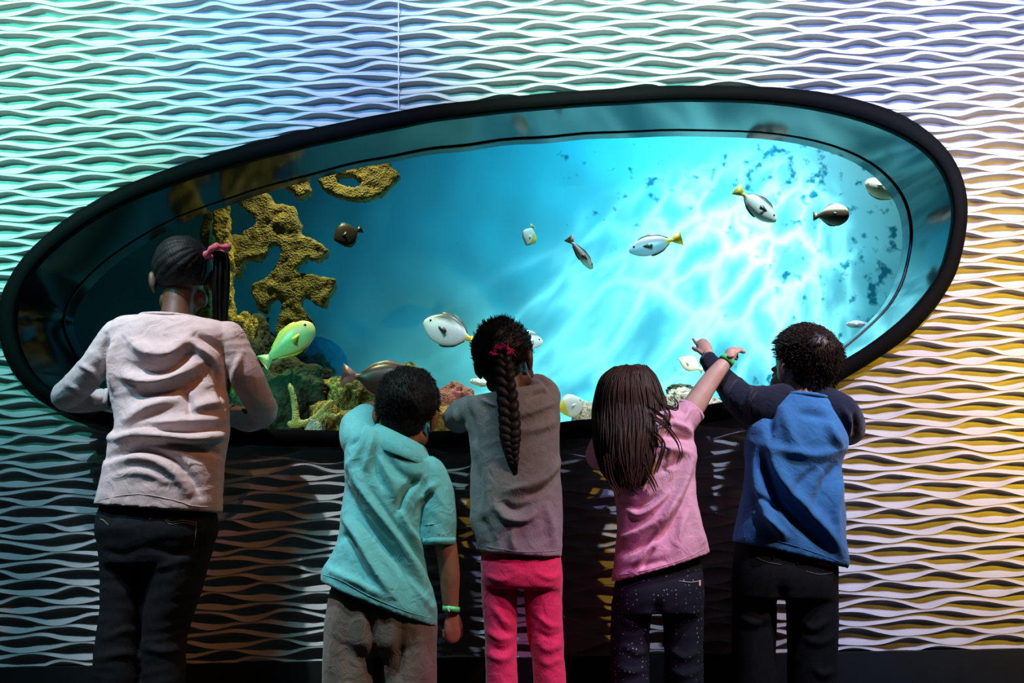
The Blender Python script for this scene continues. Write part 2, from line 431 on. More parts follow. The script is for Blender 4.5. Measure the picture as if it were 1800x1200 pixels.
# ------------------------------------------------------------------ setting: tank
TX0, TX1, TZ0, TZ1 = -2.9, 2.9, 0.86, 3.75
def tank():
    root = thing('wall_tank', (0, 2.0, TZ0), kind='structure')
    m, N, K, b = nodes_of('tank_wall', 0.8, 0.2)
    tc = N.new('ShaderNodeTexCoord')
    def nzn(sc, det, st=None):
        n = N.new('ShaderNodeTexNoise'); n.inputs['Scale'].default_value = sc; n.inputs['Detail'].default_value = det
        if st:
            mp = N.new('ShaderNodeMapping'); mp.inputs['Scale'].default_value = st; K.new(tc.outputs['Object'], mp.inputs[0]); K.new(mp.outputs[0], n.inputs['Vector'])
        else: K.new(tc.outputs['Object'], n.inputs['Vector'])
        return n
    # pale paint with blotches of teal algae
    n1 = nzn(15, 5); n2 = nzn(1.7, 2)
    mu = N.new('ShaderNodeMath'); mu.operation = 'MULTIPLY_ADD'; mu.inputs[1].default_value = 0.42; K.new(n2.outputs['Fac'], mu.inputs[0]); K.new(n1.outputs['Fac'], mu.inputs[2])
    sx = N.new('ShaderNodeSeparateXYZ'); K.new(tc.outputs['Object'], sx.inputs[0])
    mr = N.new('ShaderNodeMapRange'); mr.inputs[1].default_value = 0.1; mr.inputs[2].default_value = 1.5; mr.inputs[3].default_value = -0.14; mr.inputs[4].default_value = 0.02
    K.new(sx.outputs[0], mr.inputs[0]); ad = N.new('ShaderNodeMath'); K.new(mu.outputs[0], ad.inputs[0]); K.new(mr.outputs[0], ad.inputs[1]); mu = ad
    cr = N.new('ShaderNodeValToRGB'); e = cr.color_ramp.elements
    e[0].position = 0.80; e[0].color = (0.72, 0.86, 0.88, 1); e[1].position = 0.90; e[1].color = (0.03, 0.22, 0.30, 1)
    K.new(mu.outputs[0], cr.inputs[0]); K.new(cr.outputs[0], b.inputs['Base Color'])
    nx, nz_ = 90, 50
    V = []; F = []
    for i in range(nz_+1):
        for j in range(nx+1):
            x = TX0+(TX1-TX0)*j/nx; z = TZ0+(TZ1-TZ0)*i/nz_
            y = 2.05+0.16*((0.9-x)/1.6)**2*(1 if x < 0.9 else 0.2)+0.05*noise.noise(Vector((x*1.3, z*1.3, 3)))+0.02*noise.noise(Vector((x*5, z*5, 1)))
            y -= 0.35*max(0, 1.35-z)**1.3
            V.append((x, y, z))
    for i in range(nz_):
        for j in range(nx):
            a = i*(nx+1)+j; F.append((a, a+1, a+nx+2, a+nx+1))
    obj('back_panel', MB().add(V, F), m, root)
    dk = mat('tank_side', (0.03, 0.12, 0.16), (0.02, 0.08, 0.11), scale=5, rough=0.8)
    for x, nm in ((TX0, 'side_panel'), (TX1, 'side_panel')):
        s = MB(); s.box((x, 1.7, (TZ0+TZ1)/2), (0.02, 1.3, (TZ1-TZ0)/2)); obj(nm, s.mesh('s', False), dk, root)
    s = MB(); s.box((0, 1.7, TZ1+0.02), (2.9, 1.3, 0.02)); obj('lid', s.mesh('s', False), dk, root)
    s = MB(); s.box((0, 1.7, TZ0-0.02), (2.9, 1.3, 0.02))
    o = obj('floor_tank', s.mesh('s', False), mat('tank_sand', (0.55, 0.50, 0.40), (0.35, 0.30, 0.22), scale=60, rough=0.9, bump=0.4), None); o['kind'] = 'structure'
    # water: clear, tinted by absorbing red
    m = bpy.data.materials.new('tank_water'); m.use_nodes = True; N = m.node_tree.nodes; K = m.node_tree.links
    N.remove(N['Principled BSDF'])
    va = N.new('ShaderNodeVolumeAbsorption'); va.inputs['Color'].default_value = (0.10, 0.86, 0.93, 1); va.inputs['Density'].default_value = 0.37
    K.new(va.outputs[0], N['Material Output'].inputs['Volume'])
    s = MB(); s.box((0, (Y_GLS+0.01+3.0)/2, (TZ0+TZ1)/2), (2.86, (3.0-Y_GLS-0.01)/2, (TZ1-TZ0)/2-0.01))
    tag(obj('tank_water', s.mesh('s', False), m), 'clear blue water filling the aquarium behind the oval window', 'water', kind='stuff')
tank()
#PEOPLE#
# ------------------------------------------------------------------ people: helpers
def ring_px(row, n=36, e=2.35):
    """cross-section of a garment or body between two photo points; Y its depth, ry its half thickness"""
    xl, yl, xr, yr, Y, ry = row
    a = at(xl, yl, Y); b = at(xr, yr, Y); c = (a+b)/2; h = (b-a)/2
    t = np.linspace(0, 2*math.pi, n, endpoint=False)
    cs, sn = np.cos(t), np.sin(t)
    u = np.sign(cs)*np.abs(cs)**(2/e); v = np.sign(sn)*np.abs(sn)**(2/e)
    return c + u[:, None]*h + v[:, None]*np.array([0, ry, 0])
def dense_rows(rows, k=3):
    R = [np.array(r, float) for r in rows]
    o, _ = catmull(R, [1]*len(R), k)
    return o
def shrink(rows, f, fy=None):
    o = []
    for xl, yl, xr, yr, Y, ry in rows:
        cx, cy = (xl+xr)/2, (yl+yr)/2
        o.append((cx+(xl-cx)*f, cy+(yl-cy)*f, cx+(xr-cx)*f, cy+(yr-cy)*f, Y, ry*(fy or f)))
    return o
def path(pts):  # (px,py,Y,r) -> world points, radii
    return [at(p[0], p[1], p[2]) for p in pts], [p[3] for p in pts]

def seg_dist(X, Y, pl):
    best = np.full(X.shape, 1e9); sgn = np.zeros(X.shape); par = np.zeros(X.shape)
    pl = [np.array(p, float) for p in pl]
    if len(pl) > 2: pl, _ = catmull(pl, [0]*len(pl), 5)
    L = [0]
    for a, b in zip(pl[:-1], pl[1:]): L.append(L[-1]+np.linalg.norm(b-a))
    for i, (a, b) in enumerate(zip(pl[:-1], pl[1:])):
        d = b-a; l2 = d @ d+1e-9
        t = np.clip(((X-a[0])*d[0]+(Y-a[1])*d[1])/l2, 0, 1)
        ex = X-(a[0]+t*d[0]); ey = Y-(a[1]+t*d[1]); q = np.hypot(ex, ey)
        s = np.sign(d[0]*ey-d[1]*ex); m = q < best
        best = np.where(m, q, best); sgn = np.where(m, s, sgn); par = np.where(m, (L[i]+t*(L[i+1]-L[i]))/L[-1], par)
    return best, sgn, par
def drape(me, folds=(), wr=None, gen=0.0015, seed=0):
    """press cloth folds into a garment: folds = (photo polyline, width px, height mm, skew);
       wr = (angle deg, freq across, freq along, amp mm) for fine directional wrinkles"""
    V, Nn = arrays(me)
    X, Y = proj(V)
    face = np.clip(-Nn[:, 1]*1.6+0.25, 0, 1)
    d = np.zeros(len(V))
    for pl, wd, amp, skew in folds:
        q, s, t = seg_dist(X, Y, pl)
        side = np.where(s > 0, 1.0+skew, 1.0-skew) if skew else 1.0
        tap = np.clip(np.sin(math.pi*np.clip(t, 0.02, 0.98)), 0, 1)**0.5
        d += face*tap*2.3*amp*0.001*np.exp(-(q*side/wd)**2)
    if wr:
        ang, f1, f2, amp = wr; ca, sa = math.cos(math.radians(ang)), math.sin(math.radians(ang))
        al = V[:, 0]*ca+V[:, 2]*sa; ac = -V[:, 0]*sa+V[:, 2]*ca
        for i in range(len(V)):
            d[i] += amp*0.001*(1-2*abs(noise.noise(Vector((al[i]*f2, ac[i]*f1, V[i, 1]*f2+seed)))))*0.8
    if gen:
        for i in range(len(V)):
            d[i] += gen*noise.noise(Vector((V[i, 0]*14+seed, V[i, 1]*14, V[i, 2]*14)))
    put(me, V+Nn*d[:, None])
    return me

def rotm(yaw=0, pitch=0, roll=0):
    M = Matrix.Rotation(math.radians(yaw), 3, 'Z') @ Matrix.Rotation(math.radians(pitch), 3, 'X') @ Matrix.Rotation(math.radians(roll), 3, 'Y')
    return np.array(M)
def head_shapes(mb, c, M, s):
    """cranium, jaw, brow, nose, lips, ears; local +y is the face"""
    def E(p, r, n=18, k=12): mb.ellip(c+M @ (np.array(p)*s), np.array(r)*s, M, n, k)
    E((0, -.008, .030), (.072, .092, .078), 24, 16)
    E((0, .028, -.035), (.056, .058, .066))
    E((0, .060, -.082), (.026, .022, .018))
    for x in (-1, 1):
        E((x*.034, .058, -.032), (.028, .028, .030)); E((x*.026, .076, .012), (.026, .014, .010))
        E((x*.050, .020, -.058), (.016, .030, .022))
        E((x*.076, -.004, -.012), (.008, .021, .033)); E((x*.084, -.012, -.006), (.006, .013, .026))
    E((0, .090, -.012), (.008, .014, .024)); E((0, .097, -.028), (.014, .013, .010))
    E((0, .085, -.056), (.022, .010, .006)); E((0, .083, -.065), (.018, .010, .006))
def eyes(c, M, s, iris, parent):
    for x in (-1, 1):
        e = MB(); p = c+M @ (np.array((x*.031, .079, -.004))*s); e.ellip(p, np.array((.0125, .0115, .0115))*s, M, 14, 10)
        k = MB(); k.ellip(p+M @ (np.array((0, .0075, 0))*s), np.array((.006, .0055, .006))*s, M, 12, 8)
        eo = obj('eye', e, mat('eye_white', (.8, .8, .78), rough=.2), parent)
        obj('iris', k, mat('iris_dark', iris, rough=.15), eo)
def hand(W, d, n, side, curl, s=1.0, thumb=0.6, spread=0.10):
    """wrist W, pointing d, palm facing n, thumb on the side given; returns its own fine mesh"""
    d = np.array(d, float); d /= np.linalg.norm(d); n = np.array(n, float); n -= d*(n @ d); n /= np.linalg.norm(n)
    t = np.cross(d, n)*side                 # towards the thumb
    mb = MB()
    mb.tube([W-d*.030*s, W, W+d*.022*s, W+d*.045*s, W+d*.060*s], [.019*s, .019*s, .026*s, .029*s, .027*s], n=14, flat=.52, flatdir=n)
    L = [(.020, .050, .0072), (.0068, .058, .0075), (-.0068, .054, .0072), (-.0200, .042, .0064)]
    for (off, ln, r), c in zip(L, curl):
        b = W+d*.058*s+t*off*s-d*abs(off)*.25*s
        f = d+t*off/.02*spread; f /= np.linalg.norm(f)
        pts = [b-f*.012*s, b]; a = 0; p = b
        for k, (fr, cc) in enumerate(((.45, .8), (.31, 1.0), (.24, .8))):
            a += c*cc; p = p+(f*math.cos(a)+n*math.sin(a))*ln*fr*s; pts.append(p)
        mb.tube(pts, [r*s, r*s*1.02, r*s*.98, r*s*.9, r*s*.78], n=8, sub=3)
    b = W+d*.014*s+t*.018*s
    f = d*math.cos(thumb)+t*math.sin(thumb); g = f*.85+n*.5
    p1 = b+f*.026*s; p2 = p1+g*.022*s; p3 = p2+(g*.7+d*.4)*.017*s
    mb.tube([b-f*.006*s, b, p1, p2, p3], [.010*s, .0105*s, .0092*s, .0085*s, .007*s], n=8, sub=3)
    return remesh(mb, .0026, 3)

SKIN = {'deep': ((.105, .052, .032), (.085, .040, .025)), 'brown': ((.30, .135, .075), (.25, .11, .06)), 'light': ((.66, .44, .36), (.60, .37, .30))}
def skin(k):
    c, c2 = SKIN[k]; return mat('skin_'+k, c, c2, scale=30, rough=.5, bump=.15, bscale=300, spec=.4)

def hair_cap(c, M, s, grow=1.07, rough=.004, freq=40, nape=-.52, seed=0, fn=None, n=90, k=60, side=.42, full=True):
    """scalp of hair on the cranium, drawn inside the skull over the face and nape"""
    V = []; F = []; mask = []
    for i in range(k+1):
        th = math.pi*i/k
        for j in range(n):
            ph = 2*math.pi*j/n
            u = Vector((math.sin(th)*math.cos(ph), math.sin(th)*math.sin(ph), math.cos(th)))
            fr = u.y-(.22+.75*max(0, u.z-.05)); lo = nape+side*max(0, u.y+.45)-u.z
            h = max(fr, lo); q = min(1, max(0, .5-h*7)); q = q*q*(3-2*q)
            r = (.90*(1-q)+grow*q)
            e = (rough*noise.noise(u*freq*.1+Vector((seed, 0, 0)))*2+rough*noise.noise(u*freq+Vector((seed, 5, 0))))*q
            if fn: e += fn(u)*q
            p = np.array((u.x*.074*r, u.y*.094*r-.008, u.z*.080*r+.030))+np.array(u)*e/s
            V.append(c+M @ (p*s)); mask.append(q)
    for i in range(k):
        for j in range(n):
            F.append((i*n+j, (i+1)*n+j, (i+1)*n+(j+1) % n, i*n+(j+1) % n))
    if full:
        e = MB().ellip(c+M @ (np.array((0, -.032, -.022))*s), np.array((.058, .058, .058))*s, M, 40, 24)
        n0 = len(V); V += [np.array(q) for q in e.v]; F += [tuple(i+n0 for i in f) for f in e.f]; mask += [1 if (M.T @ (np.array(q)-c))[1] < -.04*s and (M.T @ (np.array(q)-c))[2] < -.01*s else 0 for q in e.v]
    return V, F, mask
def tufts(V, c, mask, count, length, rad, lean, seed, jit=.5):
    """short hairs standing on the scalp, joined to the hair mesh"""
    rnd = random.Random(seed); mb = MB(); ok = [i for i, q in enumerate(mask) if q > .6]
    for _ in range(count):
        p = np.array(V[rnd.choice(ok)])+np.array([rnd.gauss(0, .004) for _ in range(3)])*.6
        o = p-c; o /= np.linalg.norm(o)
        l = np.array(lean(o), float)+np.array([rnd.uniform(-1, 1) for _ in range(3)])*jit
        d = o*.75+l; d /= np.linalg.norm(d)
        ln = length*rnd.uniform(.6, 1.3)
        p2 = p+d*ln*.5; d2 = d+l*.6; d2 /= np.linalg.norm(d2); p3 = p2+d2*ln*.5
        a = np.cross(d, [0.3, .2, .9]); a /= np.linalg.norm(a)+1e-9; b = np.cross(d, a)
        n0 = []
        for q, r in ((p-o*.003, rad), (p2, rad*.8)):
            for k in range(3):
                t = 2.094*k; n0.append(q+(a*math.cos(t)+b*math.sin(t))*r)
        n0.append(p3)
        mb.add(n0, [(0, 1, 4, 3), (1, 2, 5, 4), (2, 0, 3, 5), (3, 4, 6), (4, 5, 6), (5, 3, 6)])
    return mb
def hair_mat(name, col, rough=.42):
    return mat('hair_'+name, col, tuple(q*.55 for q in col), scale=90, rough=rough+.1, bump=.35, bscale=260, spec=.22, stretch=(1, 1, .12))

def caster(me):
    V, _ = arrays(me); return BVHTree.FromPolygons([tuple(v) for v in V], [tuple(p.vertices) for p in me.polygons])
def on_surface(bvh, px, py, lift=.001):
    d = at(px, py, 0)-CAM; d /= np.linalg.norm(d)
    h = bvh.ray_cast(Vector(CAM), Vector(d))
    if h[0] is None: return None
    return np.array(h[0])-d*lift
def stitch(bvh, pl, r, lift=.0008, sub=4, n=6):
    """a seam or thread laid on the garment along a photo polyline"""
    pl, _ = catmull([np.array(p, float) for p in pl], [0]*len(pl), sub) if len(pl) > 2 else ([np.array(pl[0])+(np.array(pl[1])-np.array(pl[0]))*t for t in np.linspace(0, 1, 8)], 0)
    P = [on_surface(bvh, p[0], p[1], lift) for p in pl]; P = [p for p in P if p is not None]
    mb = MB()
    if len(P) > 1: mb.tube(P, r, n=n, sub=1)
    return mb
def band(c, axis, r, h, th, n=28, wob=0):
    """flat wrist strap: a short thick-walled cylinder"""
    ax = np.array(axis, float); ax /= np.linalg.norm(ax)
    a = np.cross(ax, [0.2, .9, .1]); a /= np.linalg.norm(a); b = np.cross(ax, a)
    mb = MB(); R = []
    for rr, hh in ((r, -h), (r+th, -h), (r+th, h), (r, h)):
        R.append([c+ax*hh+(a*math.cos(t)+b*math.sin(t))*rr for t in np.linspace(0, 2*math.pi, n, endpoint=False)])
    mb.loft(R, cap=False, closed=True); return mb
def shoe(x, Y, parent, m):
    mb = MB(); p = [np.array([x, Y-.045, .040]), np.array([x, Y, .045]), np.array([x, Y+.07, .036]), np.array([x, Y+.12, .030])]
    mb.tube(p, [.036, .040, .038, .028], n=14, flat=.85, flatdir=(0, 0, 1)); me = remesh(mb, .008, 3)
    V, _ = arrays(me); V[:, 2] = np.maximum(V[:, 2], 0.001); put(me, V); so = obj('shoe', me, m, parent)
    s = MB(); rings = []
    for z, g in ((0.0005, 1.0), (.012, 1.03), (.016, .98)):
        rings.append([np.array([x+.040*g*math.cos(t), Y+.035+.092*g*math.sin(t), z]) for t in np.linspace(0, 2*math.pi, 24, endpoint=False)])
    s.loft(rings); obj('sole', s, mat('sole_grey', (.25, .25, .25), rough=.8), so)

def person(label, base_px, Yb, skin_k, head, shirt_rows, sleeves, arms, hip_rows, legs, neck, hands):
    """builds the body as one mesh (head, neck, trunk, arms, legs, hands); garments come after"""
    b = at(base_px, 1000, Yb)
    root = thing('person', (b[0], Yb, 0.0), label, 'person', 'children at the aquarium window')
    hc, M, s = head
    body = MB()
    head_shapes(body, hc, M, s)
    P, R = path(neck); body.tube(P, R, n=16)
    body.loft([ring_px(r) for r in dense_rows(shrink(shirt_rows, .80, .66))])
    body.loft([ring_px(r) for r in dense_rows(shrink(hip_rows, .82, .76))])
    for a in arms:
        P, R = path(a); body.tube(P, R, n=14)
    for lg in legs:
        P, R = path(lg); foot = P[-1].copy(); foot[2] = .05; P.append(foot); R.append(.04)
        body.tube(P, [r*.68 for r in R], n=14)
    me = remesh(body, .0055, 4)
    for h in hands: join_meshes(me, hand(**h))
    bo = obj('body', me, skin(skin_k), root)
    eyes(hc, M, s, (.05, .025, .015), bo)
    return root
def trousers(root, hip_rows, legs, m, folds, wr, seed, voxel=.006, gen=.0015):
    mb = MB(); mb.loft([ring_px(r) for r in dense_rows(hip_rows)])
    for lg in legs:
        P, R = path(lg); foot = P[-1].copy(); foot[2] = .07; P.append(foot); R.append(R[-1]*.9)
        mb.tube(P, R, n=20, round_ends=False)
    me = remesh(mb, voxel, 8); drape(me, [(p, w_*1.15, a*.5, k) for p, w_, a, k in folds], wr, gen, seed)
    cut = caster(me)
    return obj('trousers', me, m, root), cut
def shirt(root, rows, sleeves, m, folds, wr, seed, name='shirt', voxel=.0045, gen=.0015, smooth=5):
    mb = MB()
    mb.loft([ring_px(r, 44) for r in dense_rows(rows)])
    for a in sleeves:
        P, R = path(a); mb.tube(P, R, n=20, round_ends='start')
    me = remesh(mb, voxel, smooth); drape(me, folds, wr, gen, seed)
    cut = caster(me)
    return obj(name, me, m, root), cut
def neckband(rows2, r, m, parent, name='neckband'):
    """ribbed band round the neck, on the ring given"""
    mb = MB(); P = list(ring_px(rows2, 40, 2.0)); P.append(P[0])
    mb.tube(P, r, n=8, sub=1, round_ends=False, flat=1.0); return obj(name, mb, m, parent)

# ------------------------------------------------------------------ girl with the pink scrunchie
def girl_scrunchie():
    rows = [(268, 557, 342, 560, -.250, .050), (236, 556, 372, 562, -.255, .064), (206, 562, 402, 572, -.26, .078), (192, 580, 413, 588, -.265, .088), (188, 607, 404, 609, -.27, .094), (189, 640, 397, 640, -.27, .097), (191, 672, 397, 670, -.27, .097), (199, 712, 401, 715, -.275, .097), (206, 750, 402, 748, -.28, .099),
            (196, 768, 401, 762, -.285, .106), (191, 800, 395, 796, -.29, .109), (183, 832, 391, 834, -.295, .112), (175, 866, 389, 880, -.295, .114), (170, 886, 388, 900, -.295, .115)]
    sl = [[(206, 590, -.265, .050), (172, 638, -.25, .047), (136, 678, -.20, .046), (115, 696, -.15, .043), (142, 706, -.11, .037), (186, 701, -.085, .032)],
          [(400, 594, -.265, .052), (430, 652, -.245, .049), (455, 705, -.19, .046), (463, 724, -.145, .043), (437, 738, -.105, .037), (409, 729, -.08, .032)]]
    arms = [[(206, 590, -.265, .034), (172, 638, -.25, .032), (115, 696, -.15, .029), (186, 701, -.085, .022), (206, 700, -.07, .019)],
            [(400, 594, -.265, .034), (430, 652, -.245, .032), (463, 724, -.145, .029), (409, 729, -.08, .022), (388, 726, -.06, .019)]]
    hips = [(196, 850, 372, 858, -.285, .075), (178, 888, 378, 896, -.288, .092), (170, 925, 381, 930, -.29, .106), (175, 960, 373, 960, -.285, .10), (179, 990, 366, 990, -.285, .092)]
    legs = [[(216, 975, -.285, .066), (214, 1010, -.285, .062), (214, 1060, -.285, .060), (208, 1120, -.285, .062), (206, 1160, -.285, .066), (207, 1210, -.285, .066)],
            [(314, 975, -.285, .088), (308, 1010, -.285, .086), (299, 1060, -.285, .076), (290, 1112, -.285, .064), (288, 1160, -.285, .060), (289, 1210, -.285, .060)]]
    hc = at(321, 489, -.21); M = rotm(14, -10, -4); s = 1.12
    root = person('tall girl in pale pink long-sleeved top with pink scrunchie at left', 285, -.28, 'deep', (hc, M, s), rows, sl, arms, hips, legs,
                  [(309, 566, -.25, .052), (312, 540, -.24, .046), (317, 510, -.225, .048)],
                  [dict(W=at(208, 700, -.066), d=(.8, .5, -.05), n=(0, -.1, -1), side=-1, curl=(.25, .25, .3, .3), s=.95),
                   dict(W=at(386, 726, -.058), d=(-.8, .5, -.05), n=(0, -.1, -1), side=1, curl=(.25, .25, .3, .3), s=.95)])
    folds = [([(232, 604), (262, 622), (300, 622), (330, 598)], 11, 13, .3), ([(228, 640), (262, 652), (300, 648), (340, 612)], 9, -10, 0), ([(210, 660), (255, 672), (300, 666), (352, 640)], 9, 11, .3), ([(218, 700), (262, 690), (316, 684), (358, 660)], 10, -8, 0),
             ([(200, 600), (196, 640), (202, 690)], 6, 8, .2), ([(188, 590), (186, 620), (190, 655)], 5, -7, 0), ([(330, 600), (362, 622), (384, 650)], 7, 9, .2), ([(345, 590), (376, 606), (392, 622)], 6, -6, 0),
             ([(215, 745), (262, 716), (308, 702)], 10, 9, .2), ([(230, 765), (300, 745), (392, 738)], 8, 8, .3), ([(205, 760), (260, 752), (330, 757), (398, 752)], 6, -10, 0), ([(196, 772), (250, 768), (330, 774), (398, 766)], 8, 12, .4), ([(215, 788), (280, 778), (340, 786), (392, 800)], 7, -9, 0),
             ([(190, 806), (230, 792), (270, 793), (312, 812), (340, 846), (352, 872)], 6, -11, .2), ([(190, 818), (232, 806), (272, 810), (306, 832), (330, 866)], 9, 8, 0), ([(196, 838), (250, 830), (300, 850)], 7, 4, 0),
             ([(330, 720), (365, 712), (398, 706)], 9, 8, .2), ([(322, 690), (332, 708), (336, 732)], 7, -9, 0), ([(380, 640), (388, 680), (392, 716)], 7, -9, 0), ([(140, 640), (165, 655), (180, 680)], 5, 4, 0), ([(120, 676), (150, 690), (172, 700)], 5, 4, 0), ([(425, 620), (412, 660), (418, 700)], 6, 4, 0), ([(440, 700), (430, 720), (436, 742)], 5, -4, 0)]
    pink = cloth('pale_pink_jersey', (.66, .53, .53))
    so, bv = shirt(root, rows, sl, pink, folds, (12, 34, 10, 2.2), 1)
    neckband((248, 556, 356, 562, -.25, .074), .0055, pink, so)
    hem = stitch(bv, [(174, 878), (243, 868), (310, 880), (340, 889), (385, 890)], .0011, .0004); obj('hem', hem, pink, so)
    obj('cuff', band(at(189, 701, -.083), (1, .15, .02), .0315, .007, .003), pink, so)
    obj('cuff', band(at(407, 729, -.079), (-1, .3, 0), .0315, .007, .003), pink, so)
    jeans = mat('dark_denim', (.009, .012, .017), (.005, .007, .010), scale=70, rough=.85, bump=.5, bscale=500, spec=.2)
    to, tb = trousers(root, hips, legs, jeans, [([(180, 965), (215, 975), (245, 965)], 6, -4, 0), ([(262, 960), (310, 972), (362, 955)], 6, -4, 0), ([(260, 1010), (300, 990), (350, 985)], 6, 4, 0), ([(185, 1120), (220, 1108), (245, 1112)], 6, 5, 0), ([(250, 1135), (290, 1145), (320, 1140)], 6, 5, 0), ([(175, 1160), (210, 1150), (246, 1154)], 6, 5, 0)], (8, 30, 8, 2.5), 3)
    th = mat('stitch_thread', (.30, .30, .24), rough=.8)
    pk = stitch(tb, [(262, 908), (285, 906), (300, 917), (322, 914), (345, 919)], .0009); obj('pocket_stitching', pk, th, to)
    pk = stitch(tb, [(262, 912), (285, 910), (300, 921), (322, 918), (345, 923)], .0008); obj('pocket_stitching', pk, th, to)
    pk = stitch(tb, [(345, 917), (344, 940), (340, 962)], .0008); obj('pocket_stitching', pk, th, to)
    pk = stitch(tb, [(176, 912), (182, 914), (190, 922)], .0008); obj('pocket_stitching', pk, th, to)
    # cornrows running to the ponytail, then a bundle of thin braids
    tie = at(378, 444, -.255); td = Vector((M.T @ (tie-hc)).tolist()).normalized()
    e1 = td.orthogonal().normalized(); e2 = td.cross(e1)
    def corn(u):
        ph = math.atan2(u.dot(e2), u.dot(e1)); al = math.acos(max(-1, min(1, u.dot(td))))
        return .0035*abs(math.sin(ph*11))*(.75+.25*math.sin(al*62+ph*3))
    V, F, mk = hair_cap(hc, M, s, 1.06, .001, 40, nape=-.90, fn=corn, n=170, k=100, full=False)
    hm = hair_mat('black', (.008, .009, .010), .5)
    ho = obj('hair', MB().add(V, F), hm, root)
    pt = MB(); rnd = random.Random(3)
    for i in range(20):
        a = 2*math.pi*i/20*2.1; rr = .021*math.sqrt((i+.5)/20); ox, oy = rr*math.cos(a), rr*math.sin(a)
        P = [tie+np.array([ox*.5, oy*.5, 0]), at(388, 452, -.245)+np.array([ox, oy, 0]), at(388, 500, -.225)+np.array([ox*1.15, oy*1.1, 0]), at(387, 545, -.185)+np.array([ox, oy, 0]), at(389, 610+rnd.uniform(-12, 12), -.165)+np.array([ox*.7, oy*.7, 0])]
        Q, _ = catmull(P, [1]*5, 14)
        pt.tube(Q, [.0058*(.82+.18*abs(math.sin(k*1.15+i))) for k in range(len(Q))], n=6, sub=1)
    obj('ponytail', pt, hm, ho)
    sc = MB(); ax = np.array([.35, -.1, -.9]); ax /= np.linalg.norm(ax); a = np.cross(ax, [0, 1, 0]); a /= np.linalg.norm(a); b = np.cross(ax, a)
    P = []; R = []
    for k in range(41):
        t = 2*math.pi*k/40; P.append(tie+np.array([.005, 0, .003])+(a*math.cos(t)*.035+b*math.sin(t)*.027)+ax*.004*math.sin(3*t)); R.append(.0100+.0025*math.sin(t*5+1)+.002*math.sin(t*11))
    sc.tube(P, R, n=10, sub=1, round_ends=False)
    obj('scrunchie', sc, cloth('scrunchie_pink', (.85, .16, .26), .7), ho, 'pink fabric scrunchie')
    sh = mat('shoe_dark', (.03, .03, .035), rough=.6)
    for lg in legs: shoe(at(lg[-1][0], lg[-1][1], -.285)[0], -.285, root, sh)
girl_scrunchie()

